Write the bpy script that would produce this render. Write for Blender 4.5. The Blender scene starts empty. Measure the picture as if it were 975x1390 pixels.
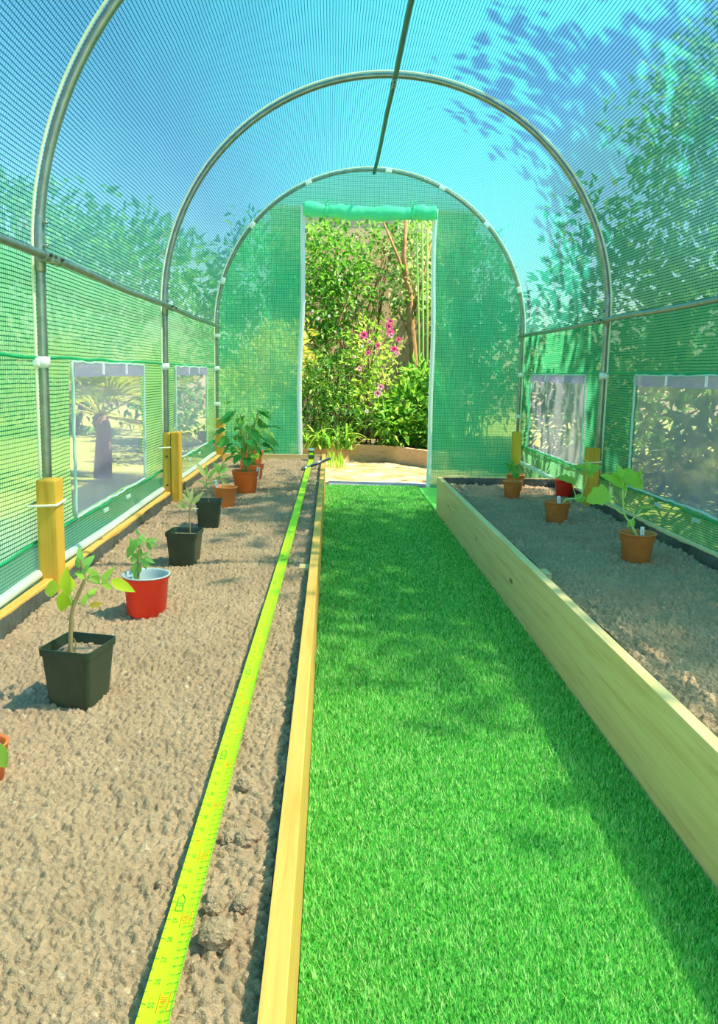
import bpy, math, random
import numpy as np
from mathutils import Vector, Matrix

rnd = random.Random(7)
npr = np.random.default_rng(11)
COL = bpy.context.scene.collection
PI = math.pi

# ------------------------------------------------------------------ camera
FOC, PITCH, YAW, ROLL, CAMH = 1052.0, .1351, .038, .0211, .733
PPX, PPY = 487.5, 650.0
cy, sy, cp, sp = math.cos(YAW), math.sin(YAW), math.cos(PITCH), math.sin(PITCH)
FWD = Vector((sy * cp, cy * cp, -sp))
RGT0 = Vector((cy, -sy, 0))
UP0 = RGT0.cross(FWD)
RGT = RGT0 * math.cos(ROLL) + UP0 * math.sin(ROLL)
UPV = -RGT0 * math.sin(ROLL) + UP0 * math.cos(ROLL)
CAM = Vector((0, 0, CAMH))


def at(px, py, axis, val):
    """the point of the plane (axis = val) seen at a pixel; used to read positions off the survey photo"""
    d = FWD + RGT * ((px - PPX) / FOC) - UPV * ((py - PPY) / FOC)
    t = (val - CAM[axis]) / d[axis]
    return CAM + d * t


cd = bpy.data.cameras.new('camera')
co = bpy.data.objects.new('camera', cd)
COL.objects.link(co)
m = Matrix((RGT, UPV, -FWD)).transposed().to_4x4()
m.translation = CAM
co.matrix_world = m
cd.sensor_fit = 'AUTO'
cd.sensor_width = 36
cd.lens = 36 * FOC / 1390
cd.shift_y = -(695 - PPY) / 1390
cd.clip_start = .02
cd.clip_end = 500
bpy.context.scene.camera = co

# ------------------------------------------------------------------ materials
MATS = {}


def newmat(name):
    m = bpy.data.materials.new(name)
    m.use_nodes = True
    nt = m.node_tree
    nt.nodes.clear()
    out = nt.nodes.new('ShaderNodeOutputMaterial')
    MATS[name] = m
    return m, nt, out


class N:
    """small node helper"""
    def __init__(s, nt):
        s.nt = nt

    def n(s, typ, ins=None, **props):
        nd = s.nt.nodes.new('ShaderNode' + typ)
        for k, v in props.items():
            setattr(nd, k, v)
        for k, v in (ins or {}).items():
            if isinstance(v, bpy.types.NodeSocket):
                s.nt.links.new(v, nd.inputs[k])
            else:
                nd.inputs[k].default_value = v
        return nd

    def math(s, op, a, b=0.0, c=None):
        ins = {0: a, 1: b}
        if c is not None:
            ins[2] = c
        return s.n('Math', ins, operation=op).outputs[0]

    def ramp(s, fac, stops, interp='LINEAR'):
        nd = s.n('ValToRGB', {0: fac})
        cr = nd.color_ramp
        cr.interpolation = interp
        while len(cr.elements) < len(stops):
            cr.elements.new(.5)
        for e, (p, c) in zip(cr.elements, stops):
            e.position = p
            e.color = (*c, 1)
        return nd.outputs[0]

    def noise(s, vec, scale, detail=3, rough=.5, dist=0.0):
        ins = {'Scale': scale, 'Detail': detail, 'Roughness': rough, 'Distortion': dist}
        if vec is not None:
            ins['Vector'] = vec
        return s.n('TexNoise', ins).outputs[0]

    def mixc(s, fac, a, b, mode='MIX'):
        nd = s.n('Mix', data_type='RGBA', blend_type=mode)
        for i, v in ((0, fac), (6, a), (7, b)):
            if isinstance(v, bpy.types.NodeSocket):
                s.nt.links.new(v, nd.inputs[i])
            else:
                nd.inputs[i].default_value = (*v, 1) if isinstance(v, tuple) and len(v) == 3 else v
        return nd.outputs[2]

    def bump(s, h, strength=.3, dist=.01):
        return s.n('Bump', {'Height': h, 'Strength': strength, 'Distance': dist}).outputs[0]


def princ(name, col, rough=.6, metal=0., spec=.5, bump=None, var=None):
    m, nt, out = newmat(name)
    h = N(nt)
    c = (*col, 1)
    co_ = h.n('TexCoord').outputs['Object']
    if var:
        f = h.noise(co_, var[0], 4, .6)
        c = h.ramp(f, [(.3, col), (.7, var[1])])
    ins = {'Base Color': c, 'Roughness': rough, 'Metallic': metal, 'Specular IOR Level': spec}
    b = h.n('BsdfPrincipled', ins)
    if bump:
        nt.links.new(h.bump(h.noise(co_, bump[0], 4, .6), bump[1], bump[2]), b.inputs['Normal'])
    nt.links.new(b.outputs[0], out.inputs[0])
    return m


def wood(name, a, b, axis=1, knots=True, rough=.7):
    m, nt, out = newmat(name)
    h = N(nt)
    geo = h.n('NewGeometry').outputs['Position']
    sc = [55., 55., 55.]
    sc[axis] = 3.0
    mp = h.n('Mapping', {'Vector': geo, 'Scale': tuple(sc)}).outputs[0]
    f1 = h.noise(mp, 1.0, 5, .6, .6)
    sc2 = [160., 160., 160.]
    sc2[axis] = 4.0
    mp2 = h.n('Mapping', {'Vector': geo, 'Scale': tuple(sc2)}).outputs[0]
    f2 = h.noise(mp2, 1.0, 2, .5, .2)
    c = h.ramp(f1, [(.25, b), (.5, a), (.8, tuple(min(1, x * 1.12) for x in a))])
    c = h.mixc(h.math('MULTIPLY', f2, .28), c, tuple(x * .6 for x in b))
    if knots:
        ks = [9., 9., 9.]
        ks[axis] = 3.3
        mp3 = h.n('Mapping', {'Vector': geo, 'Scale': tuple(ks)}).outputs[0]
        v = h.n('TexVoronoi', {'Vector': mp3, 'Scale': 1.0}).outputs['Distance']
        k = h.ramp(v, [(.0, (1, 1, 1)), (.055, (.8, .8, .8)), (.085, (0, 0, 0))])
        c = h.mixc(k, c, (.30, .13, .03))
    bs = h.n('BsdfPrincipled', {'Base Color': c, 'Roughness': rough, 'Specular IOR Level': .25})
    nt.links.new(h.bump(f1, .12, .002), bs.inputs['Normal'])
    nt.links.new(bs.outputs[0], out.inputs[0])
    return m


PINE = wood('sunlit_pine', (.92, .53, .13), (.74, .36, .05))  # left boards: orange of direct sun put into the wood colour
PINEP = wood('pale_treated_pine', (.95, .72, .36), (.80, .54, .20))  # right boards: the same wood, without the painted sun
PINEX = wood('treated_pine_cross', (.80, .62, .30), (.60, .42, .16), axis=0, knots=False)
POSTW = wood('post_timber', (.78, .46, .06), (.55, .28, .02), axis=2, knots=False)
SLEEP = wood('edging_timber', (.60, .42, .24), (.36, .23, .12), axis=0, knots=False)
BARK = princ('bark', (.20, .11, .04), .9, bump=(40, .5, .01), var=(20, (.36, .22, .09)))
STEMG = princ('green_stem', (.30, .50, .12), .6)
STEMB = princ('brown_stem', (.30, .22, .10), .7)
STEMS = princ('squash_stem', (.45, .72, .22), .5)
STEEL = princ('galvanised_steel', (.22, .27, .25), .36, .75, var=(30, (.34, .39, .37)))
STEELG = princ('green_grey_steel', (.06, .14, .10), .4, .5)
BOLT = princ('dark_bolt', (.09, .10, .09), .4, .8)
CREAM = princ('cream_tape', (.85, .88, .68), .7)
CLIPW = princ('white_clip', (.85, .92, .92), .4)
PINK = princ('pink_tape', (.95, .30, .30), .6)
ZIPW = princ('white_zip', (.96, .97, .99), .6)
LINER = princ('black_liner', (.035, .045, .04), .45, bump=(30, .6, .01), var=(12, (.10, .12, .11)))
TERRA = princ('terracotta_plastic', (.66, .20, .045), .45, var=(25, (.76, .26, .06)), bump=(60, .05, .002))
ORANGE = princ('orange_plastic', (.90, .18, .03), .4, var=(25, (.95, .22, .04)))
REDP = princ('red_plastic', (1.0, .03, .012), .35, var=(20, (1.0, .055, .02)))
GREYP = princ('grey_plastic', (.50, .58, .62), .4)
BLACKP = princ('black_plastic', (.012, .030, .018), .32, var=(22, (.03, .06, .035)))
LABELW = princ('white_label', (.88, .92, .95), .5)
INK = princ('ink', (.06, .08, .15), .7)
TAPEG = princ('tape_yellow', (.56, .95, .0), .5)
TAPEB = princ('tape_black_print', (.10, .34, .02), .6)
TAPER = princ('tape_red_print', (.95, .22, .0), .6)
CHROME = princ('chrome', (.75, .80, .82), .2, .9)
DKGRN = princ('dark_green_case', (.03, .08, .03), .4)
PETP = princ('pink_petal', (.95, .22, .48), .6)
PETL = princ('pale_pink_petal', (.95, .55, .66), .6)
PETW = princ('white_petal', (.90, .92, .84), .6)
WEED = princ('grey_membrane', (.30, .32, .34), .7, bump=(60, .3, .004))
SLAB = princ('patio_slab', (.42, .40, .40), .85, var=(4, (.50, .48, .46)), bump=(60, .3, .004))


def leafmat(name, c1, c2, c3, trans=.45, rough=.45, spec=.3):
    m, nt, out = newmat(name)
    h = N(nt)
    r = h.n('NewGeometry').outputs['Random Per Island']
    c = h.ramp(r, [(0, c1), (.5, c2), (1, c3)])
    b = h.n('BsdfPrincipled', {'Base Color': c, 'Roughness': rough, 'Specular IOR Level': spec})
    tc = h.mixc(.45, c, (.35, .75, .05), 'MIX')
    tc = h.mixc(.5, c, tc)
    t = h.n('BsdfTranslucent', {'Color': tc})
    mx = h.n('MixShader', {0: trans, 1: b.outputs[0], 2: t.outputs[0]})
    nt.links.new(mx.outputs[0], out.inputs[0])
    return m


L_MID = leafmat('leaf_mid', (.05, .22, .03), (.10, .34, .04), (.22, .48, .05))
L_DARK = leafmat('leaf_dark', (.02, .12, .02), (.05, .20, .03), (.10, .30, .04), .35)
L_LIME = leafmat('leaf_lime', (.22, .48, .05), (.38, .62, .08), (.55, .72, .12))
L_PALE = leafmat('leaf_pale', (.40, .58, .20), (.55, .70, .30), (.70, .78, .45), .3)
L_YEL = leafmat('leaf_yellow', (.45, .60, .02), (.60, .72, .03), (.72, .74, .05))
L_PEPPER = leafmat('leaf_pepper', (.03, .26, .05), (.06, .36, .06), (.14, .46, .07), .3)
L_SQUASH = leafmat('leaf_squash', (.34, .70, .08), (.42, .78, .10), (.55, .82, .16), .5)
L_SEED = leafmat('leaf_seedling', (.10, .38, .08), (.20, .50, .10), (.38, .58, .14), .35)
L_WITH = leafmat('leaf_withered', (.34, .42, .12), (.45, .50, .18), (.55, .56, .22), .3)
L_GOLD = leafmat('leaf_golden', (.55, .52, .06), (.72, .66, .10), (.80, .78, .22), .3)
L_BROWN = leafmat('leaf_brown', (.50, .34, .04), (.55, .38, .05), (.6, .42, .06), .3)


def grid_uv(h, p, wobble):
    uv = h.n('UVMap').outputs[0]
    nz = h.n('TexNoise', {'Vector': uv, 'Scale': 6.0, 'Detail': 2.0})
    off = h.n('VectorMath', {0: nz.outputs['Color'], 1: (.5, .5, .5)}, operation='SUBTRACT').outputs[0]
    off = h.n('VectorMath', {0: off, 'Scale': wobble}, operation='SCALE').outputs[0]
    uv = h.n('VectorMath', {0: uv, 1: off}, operation='ADD').outputs[0]
    sx = h.n('SeparateXYZ', {0: uv})
    return sx.outputs[0], sx.outputs[1]


def cover(name, tint, glow, thread, clear=.58, pitch=.0108, wh=.26, wv=.17, wobble=.006, haze=.55, fold_s=.35):
    """reinforced polythene: a woven grid of green tapes under a clear green film"""
    m, nt, out = newmat(name)
    h = N(nt)
    u, v = grid_uv(h, pitch, wobble)
    lu = h.math('LESS_THAN', h.math('FRACT', h.math('DIVIDE', u, pitch)), wv)
    lv = h.math('LESS_THAN', h.math('FRACT', h.math('DIVIDE', v, pitch)), wh)
    line = h.math('MAXIMUM', lu, lv)
    uvn = h.n('UVMap').outputs[0]
    nz = h.noise(uvn, 2.2, 4, .6)
    fold = h.noise(h.n('Mapping', {'Vector': uvn, 'Rotation': (0, 0, .5), 'Scale': (18, 3.0, 1)}).outputs[0], 1.0, 4, .6, .8)
    nrm = h.bump(fold, fold_s, .012)
    tr = h.n('BsdfTransparent', {'Color': (*tint, 1)})
    tl = h.n('BsdfTranslucent', {'Color': (*glow, 1), 'Normal': nrm})
    df = h.n('BsdfDiffuse', {'Color': (*[x * .9 for x in glow], 1), 'Normal': nrm})
    gl = h.n('BsdfGlossy', {'Color': (.8, 1, .9, 1), 'Roughness': .28, 'Normal': nrm})
    body = h.n('MixShader', {0: .35, 1: tl.outputs[0], 2: df.outputs[0]})
    body = h.n('MixShader', {0: .07, 1: body.outputs[0], 2: gl.outputs[0]})
    cl = h.math('MULTIPLY_ADD', nz, -.14, clear + .07)
    rf = h.n('BsdfRefraction', {'Color': (*tint, 1), 'Roughness': .5, 'IOR': 1.18, 'Normal': nrm})
    thru = h.n('MixShader', {0: haze, 1: tr.outputs[0], 2: rf.outputs[0]})
    gap = h.n('MixShader', {0: cl, 1: body.outputs[0], 2: thru.outputs[0]})
    t1 = h.n('BsdfTranslucent', {'Color': (*thread, 1), 'Normal': nrm})
    t2 = h.n('BsdfDiffuse', {'Color': (*[x * .8 for x in thread], 1), 'Normal': nrm})
    th = h.n('MixShader', {0: .5, 1: t1.outputs[0], 2: t2.outputs[0]})
    t3 = h.n('BsdfTransparent', {'Color': (*[.35 * x for x in tint], 1)})
    th = h.n('MixShader', {0: .35, 1: th.outputs[0], 2: t3.outputs[0]})
    fin = h.n('MixShader', {0: line, 1: gap.outputs[0], 2: th.outputs[0]})
    nt.links.new(fin.outputs[0], out.inputs[0])
    return m


COVER = cover('tunnel_cover', (.88, .96, .93), (.05, .56, .42), (.0, .18, .20), clear=.60, haze=.45)
COVERW = cover('tunnel_wall_cover', (.90, .97, .84), (.14, .72, .34), (.0, .32, .15), clear=.38, haze=.85)
COVERE = cover('tunnel_end_cover', (.86, .98, .84), (.06, .86, .46), (.01, .58, .28), clear=.30, haze=.6, fold_s=1.6)
SKIRT = cover('skirt_cover', (.88, .98, .86), (.34, .80, .42), (.03, .38, .16), clear=.42, pitch=.0085, wh=.24, wv=.16, haze=.3)
HEM = leafmat('green_hem', (.01, .50, .22), (.01, .50, .22), (.01, .50, .22), .4)
ROLLM = leafmat('rolled_sheet', (.16, .92, .62), (.16, .92, .62), (.16, .92, .62), .3)
WELT = leafmat('window_welt', (.66, .88, .82), (.66, .88, .82), (.66, .88, .82), .25)


def panemat():
    m, nt, out = newmat('window_film')
    h = N(nt)
    u, v = grid_uv(h, .003, .0)
    uvn = h.n('UVMap').outputs[0]
    nz = h.noise(uvn, 5, 4, .6, .5)
    nrm = h.bump(nz, .3, .01)
    tr = h.n('BsdfTransparent', {'Color': (.93, .92, .98, 1)})
    tl = h.n('BsdfTranslucent', {'Color': (.66, .66, .92, 1)})
    df = h.n('BsdfDiffuse', {'Color': (.52, .54, .84, 1)})
    gl = h.n('BsdfGlossy', {'Color': (1, 1, 1, 1), 'Roughness': .15, 'Normal': nrm})
    b = h.n('MixShader', {0: .6, 1: tl.outputs[0], 2: df.outputs[0]})
    b = h.n('MixShader', {0: .1, 1: b.outputs[0], 2: gl.outputs[0]})
    f = h.math('MULTIPLY_ADD', nz, -.2, .70)
    rf = h.n('BsdfRefraction', {'Color': (.93, .92, .98, 1), 'Roughness': .3, 'IOR': 1.12, 'Normal': nrm})
    thru = h.n('MixShader', {0: .35, 1: tr.outputs[0], 2: rf.outputs[0]})
    mx = h.n('MixShader', {0: f, 1: b.outputs[0], 2: thru.outputs[0]})
    nt.links.new(mx.outputs[0], out.inputs[0])
    return m


PANE = panemat()


def soilmat():
    m, nt, out = newmat('soil')
    h = N(nt)
    p = h.n('NewGeometry').outputs['Position']
    a = h.noise(p, 9, 4, .6)
    b = h.noise(p, 160, 3, .7)
    c = h.ramp(a, [(.3, (.46, .31, .185)), (.7, (.60, .42, .26))])
    c = h.mixc(h.ramp(b, [(.35, (.55, .55, .55)), (.65, (0, 0, 0))]), c, (.30, .22, .15))
    c = h.mixc(h.ramp(h.noise(p, 60, 2, .5), [(.68, (0, 0, 0)), (.74, (.6, .6, .6))]), c, (.74, .60, .42))
    bs = h.n('BsdfPrincipled', {'Base Color': c, 'Roughness': .95, 'Specular IOR Level': .1})
    nt.links.new(h.bump(b, .9, .006), bs.inputs['Normal'])
    nt.links.new(bs.outputs[0], out.inputs[0])
    return m


SOIL = soilmat()
COMPOST = princ('compost', (.26, .17, .10), .95, bump=(150, .8, .006), var=(90, (.52, .40, .27)))


def turfmat():
    m, nt, out = newmat('turf')
    h = N(nt)
    r = h.n('NewGeometry').outputs['Random Per Island']
    c = h.ramp(r, [(0, (.04, .32, .04)), (.35, (.14, .66, .11)), (.75, (.34, .86, .18)), (1, (.85, 1., .50))])
    bs = h.n('BsdfPrincipled', {'Base Color': c, 'Roughness': .5, 'Specular IOR Level': .3})
    t = h.n('BsdfTranslucent', {'Color': c})
    mx = h.n('MixShader', {0: .25, 1: bs.outputs[0], 2: t.outputs[0]})
    nt.links.new(mx.outputs[0], out.inputs[0])
    return m


TURF = turfmat()
TURFB = princ('turf_backing', (.07, .48, .07), .9, bump=(300, .8, .004), var=(200, (.13, .62, .1)))


def groundmat(name, stops, scale, bs=.4):
    m, nt, out = newmat(name)
    h = N(nt)
    p = h.n('NewGeometry').outputs['Position']
    a = h.noise(p, scale, 6, .7)
    c = h.ramp(a, stops)
    b = h.n('BsdfPrincipled', {'Base Color': c, 'Roughness': .95, 'Specular IOR Level': .1})
    nt.links.new(h.bump(h.noise(p, 60, 4, .7), bs, .01), b.inputs['Normal'])
    nt.links.new(b.outputs[0], out.inputs[0])
    return m


LAWN = groundmat('lawn', [(.3, (.30, .40, .08)), (.55, (.48, .50, .14)), (.7, (.62, .54, .24))], 3)
GRAVEL = groundmat('sandy_ground', [(.38, (.22, .15, .06)), (.5, (.40, .28, .13)), (.62, (.62, .46, .27))], 5)  # broad dark patches in the colour stand in for partial shade
FENCEM = groundmat('tan_wall', [(.3, (.62, .46, .28)), (.6, (.74, .58, .38)), (.8, (.80, .66, .46))], 2)
BEDSOIL = groundmat('border_soil', [(.3, (.10, .07, .04)), (.7, (.22, .15, .08))], 12)
FENCEG = groundmat('grey_fence', [(.3, (.30, .28, .26)), (.7, (.42, .40, .36))], 4)


# ------------------------------------------------------------------ mesh helpers
class MB:
    def __init__(s):
        s.v = []
        s.f = []
        s.mi = []
        s.uv = {}

    def add(s, vs, fs, mi=0):
        o = len(s.v)
        s.v += [tuple(x) for x in vs]
        s.f += [tuple(i + o for i in f) for f in fs]
        s.mi += [mi] * len(fs)

    def box(s, c, d, rot=None, mi=0, bevel=0.0):
        hx, hy, hz = d[0] / 2, d[1] / 2, d[2] / 2
        if bevel <= 0:
            vs = [Vector((x * hx, y * hy, z * hz)) for x in (-1, 1) for y in (-1, 1) for z in (-1, 1)]
            fs = [(0, 1, 3, 2), (4, 6, 7, 5), (0, 4, 5, 1), (2, 3, 7, 6), (0, 2, 6, 4), (1, 5, 7, 3)]
        else:
            import bmesh
            bm = bmesh.new()
            bmesh.ops.create_cube(bm, size=1.0)
            for v in bm.verts:
                v.co = Vector((v.co.x * d[0], v.co.y * d[1], v.co.z * d[2]))
            bmesh.ops.bevel(bm, geom=bm.edges[:] + bm.verts[:], offset=bevel, segments=2, affect='EDGES', profile=.7)
            bm.verts.index_update()
            vs = [v.co.copy() for v in bm.verts]
            fs = [[v.index for v in f.verts] for f in bm.faces]
            bm.free()
        if rot is not None:
            vs = [rot @ v for v in vs]
        c = Vector(c)
        s.add([v + c for v in vs], fs, mi)

    def tube(s, pts, r, seg=10, caps=True, mi=0):
        pts = [Vector(p) for p in pts]
        n = len(pts)
        rs = r if isinstance(r, (list, tuple)) else [r] * n
        t0 = (pts[1] - pts[0]).normalized()
        a = Vector((0, 0, 1)) if abs(t0.z) < .9 else Vector((1, 0, 0))
        u = t0.cross(a).normalized()
        vs = []
        for i, p in enumerate(pts):
            t = (pts[min(i + 1, n - 1)] - pts[max(i - 1, 0)]).normalized()
            u = (u - t * u.dot(t)).normalized()
            w = t.cross(u)
            for k in range(seg):
                an = 2 * PI * k / seg
                vs.append(p + (u * math.cos(an) + w * math.sin(an)) * rs[i])
        fs = []
        for i in range(n - 1):
            for k in range(seg):
                k2 = (k + 1) % seg
                fs.append((i * seg + k, i * seg + k2, (i + 1) * seg + k2, (i + 1) * seg + k))
        if caps:
            fs.append(tuple(range(seg))[::-1])
            fs.append(tuple((n - 1) * seg + k for k in range(seg)))
        s.add(vs, fs, mi)

    def lathe(s, prof, seg=28, c=(0, 0, 0), mi=0, square=False, rot=0.0):
        """prof: list of (r, z). square: rounded-square section"""
        vs = []
        cx, cyy, cz = c
        for r, z in prof:
            for k in range(seg):
                an = 2 * PI * (k + .5) / seg
                if square:
                    e = .16
                    ca, sa = math.cos(an), math.sin(an)
                    x = math.copysign(abs(ca) ** e, ca)
                    y = math.copysign(abs(sa) ** e, sa)
                    q = 1.0
                    X, Y = r * x * q, r * y * q
                    X, Y = X * math.cos(rot) - Y * math.sin(rot), X * math.sin(rot) + Y * math.cos(rot)
                else:
                    X, Y = r * math.cos(an), r * math.sin(an)
                vs.append((cx + X, cyy + Y, cz + z))
        fs = []
        for i in range(len(prof) - 1):
            for k in range(seg):
                k2 = (k + 1) % seg
                fs.append((i * seg + k, i * seg + k2, (i + 1) * seg + k2, (i + 1) * seg + k))
        fs.append(tuple(range(seg))[::-1])
        if prof[-1][0] > 1e-6 and True:
            pass
        s.add(vs, fs, mi)

    def leaf(s, base, d, nrm, L, W, droop=.25, fold=.25, shape='ovate', mi=0):
        base, d, nrm = Vector(base), Vector(d).normalized(), Vector(nrm)
        side = d.cross(nrm)
        if side.length < 1e-4:
            side = d.orthogonal()
        side.normalize()
        nrm = side.cross(d).normalized()
        if shape == 'ovate':
            prof = [(0, .0), (.15, .62), (.35, 1.0), (.6, .85), (.82, .45), (1, .0)]
        elif shape == 'lance':
            prof = [(0, .1), (.3, 1), (.7, .7), (1, 0)]
        elif shape == 'lobed':
            prof = [(-.08, .35), (.0, .80), (.12, .95), (.25, .78), (.45, 1.0), (.6, .62), (.8, .5), (1, 0)]
        else:
            prof = [(0, .2), (.25, 1.0), (.45, .7), (.6, .85), (.8, .4), (1, 0)]
        vs = []
        for t, w in prof:
            p = base + d * (L * t) - nrm * (droop * L * t * t)
            ww = w * W / 2
            vs += [p - side * ww + nrm * (fold * ww), p, p + side * ww + nrm * (fold * ww)]
        fs = []
        for i in range(len(prof) - 1):
            a = i * 3
            fs += [(a, a + 1, a + 4, a + 3), (a + 1, a + 2, a + 5, a + 4)]
        s.add(vs, fs, mi)

    def build(s, name, mat, parent=None, smooth=False, loc=None, uv=None):
        me = bpy.data.meshes.new(name)
        off = Vector(loc) if loc is not None else Vector((0, 0, 0))
        me.from_pydata([tuple(Vector(v) - off) for v in s.v], [], s.f)
        for mm in (mat if isinstance(mat, (list, tuple)) else [mat]):
            me.materials.append(mm)
        me.polygons.foreach_set('material_index', s.mi)
        if smooth:
            me.polygons.foreach_set('use_smooth', [True] * len(me.polygons))
        me.update()
        return link(name, me, parent, off)


def link(name, me, parent=None, loc=(0, 0, 0)):
    o = bpy.data.objects.new(name, me)
    COL.objects.link(o)
    if parent is not None:
        o.parent = parent
        # children keep world coordinates: the root's transform is location only
        base = Vector((0, 0, 0))
        q = parent
        while q is not None:
            base += Vector(q.location)
            q = q.parent
        o.location = Vector(loc) - base
    else:
        o.location = loc
    return o


def npmesh(name, V, F, mat, parent=None, smooth=False, uv=None, mi=None):
    """V (n,3), F (m,k) arrays"""
    me = bpy.data.meshes.new(name)
    V = np.asarray(V, np.float32)
    F = np.asarray(F, np.int32)
    k = F.shape[1]
    me.vertices.add(len(V))
    me.vertices.foreach_set('co', V.ravel())
    me.loops.add(F.size)
    me.loops.foreach_set('vertex_index', F.ravel())
    me.polygons.add(len(F))
    me.polygons.foreach_set('loop_start', np.arange(0, F.size, k, dtype=np.int32))
    for mm in (mat if isinstance(mat, (list, tuple)) else [mat]):
        me.materials.append(mm)
    if mi is not None:
        me.polygons.foreach_set('material_index', np.asarray(mi, np.int32))
    if smooth:
        me.polygons.foreach_set('use_smooth', np.ones(len(F), bool))
    me.update(calc_edges=True)
    if uv is not None:
        ul = me.uv_layers.new(name='UVMap')
        ul.data.foreach_set('uv', np.asarray(uv, np.float32)[F.ravel()].ravel())
    me.validate()
    return link(name, me, parent)


def empty(name, loc):
    o = bpy.data.objects.new(name, None)
    o.empty_display_size = .05
    COL.objects.link(o)
    o.location = loc
    return o


def tag(o, label=None, cat=None, group=None, kind=None):
    if label:
        o['label'] = label
    if cat:
        o['category'] = cat
    if group:
        o['group'] = group
    if kind:
        o['kind'] = kind
    return o


def vnoise(x, y, seed, scale):
    """smooth value noise on arrays"""
    g = np.random.default_rng(seed).random((256, 256))
    X, Y = x / scale + 1000, y / scale + 1000
    xi, yi = np.floor(X).astype(int), np.floor(Y).astype(int)
    fx, fy = X - xi, Y - yi
    fx, fy = fx * fx * (3 - 2 * fx), fy * fy * (3 - 2 * fy)
    a = g[xi % 256, yi % 256]
    b = g[(xi + 1) % 256, yi % 256]
    c = g[xi % 256, (yi + 1) % 256]
    d = g[(xi + 1) % 256, (yi + 1) % 256]
    return (a * (1 - fx) + b * fx) * (1 - fy) + (c * (1 - fx) + d * fx) * fy - .5


# ------------------------------------------------------------------ dimensions
XL, XR, XC, RAD, ZC = -.745, 1.235, .245, .990, 1.010
Y0, YE = -1.0, 5.01
HOOPS = [2.01, 3.47, 5.01]
ALLH = [-1.0, .51] + HOOPS
BT = .205          # board top
SZ = .160          # soil level


# ------------------------------------------------------------------ cover sheets
def sheetoff(y, s, seed, amp=.006):
    """the film bellies a little between the hoops"""
    h = np.zeros_like(y)
    for a, b in zip(ALLH[:-1], ALLH[1:]):
        t = np.clip((y - a) / (b - a), 0, 1)
        h += np.where((y >= a) & (y <= b), np.sin(PI * t), 0)
    return h * (.010 + amp * 2.2 * vnoise(y, s, seed, .22) + amp * vnoise(y + s * .6, s - y * .5, seed + 1, .07))


def breaks(a, b, step, extra=()):
    pts = sorted(set([a, b] + [e for e in extra if a < e < b]))
    out = []
    for p, q in zip(pts[:-1], pts[1:]):
        n = max(1, int(round((q - p) / step)))
        out += list(np.linspace(p, q, n, endpoint=False))
    return np.array(out + [b])


WIN_L = [(.76, 1.62), (2.26, 3.11), (3.74, 4.68)]
WIN_R = [(.76, 1.62), (2.20, 3.12), (3.74, 4.77)]
WZ = (.300, .748)


def wall(name, X, sgn, wins, label):
    ys = breaks(Y0, YE, .03, [e for w in wins for e in w])
    zs = breaks(.28, ZC, .025, WZ)
    YY, ZZ = np.meshgrid(ys, zs, indexing='ij')
    off = sheetoff(YY, ZZ, 5 + int(sgn), .007)
    V = np.stack([X + sgn * off + 0 * YY, YY, ZZ], -1).reshape(-1, 3)
    nz = len(zs)
    F = []
    for i in range(len(ys) - 1):
        ym = (ys[i] + ys[i + 1]) / 2
        inw = any(a < ym < b for a, b in wins)
        for j in range(nz - 1):
            zm = (zs[j] + zs[j + 1]) / 2
            if inw and WZ[0] < zm < WZ[1]:
                continue
            F.append((i * nz + j, (i + 1) * nz + j, (i + 1) * nz + j + 1, i * nz + j + 1))
    o = npmesh(name, V, F, COVERW, smooth=True, uv=np.stack([YY.ravel(), ZZ.ravel()], 1))
    tag(o, label, 'wall', kind='structure')
    return o


wl = wall('wall_left', XL, -1, WIN_L, 'left side wall of green reinforced polythene sheeting')
wr = wall('wall_right', XR, 1, WIN_R, 'right side wall of green reinforced polythene sheeting')

# arch
ys = breaks(Y0, YE, .03)
an = np.linspace(0, PI, 121)
YY, AA = np.meshgrid(ys, an, indexing='ij')
rr = RAD + .012 * 0 + sheetoff(YY, AA * RAD, 9, .006)
V = np.stack([XC + rr * np.cos(AA), YY, ZC + rr * np.sin(AA)], -1).reshape(-1, 3)
na = len(an)
I, J = np.meshgrid(np.arange(len(ys) - 1), np.arange(na - 1), indexing='ij')
q = (I * na + J).ravel()
F = np.stack([q, q + 1, q + na + 1, q + na], 1)
ce = npmesh('ceiling', V, F, COVER, smooth=True, uv=np.stack([YY.ravel(), AA.ravel() * RAD], 1))
tag(ce, 'arched roof of translucent green reinforced polythene', 'roof', kind='structure')

# end wall with the doorway
DL, DR, DZ = -.195, .640, 1.69


def outl(z):
    return RAD if z <= ZC else math.sqrt(max(0, RAD ** 2 - (z - ZC) ** 2))


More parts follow.
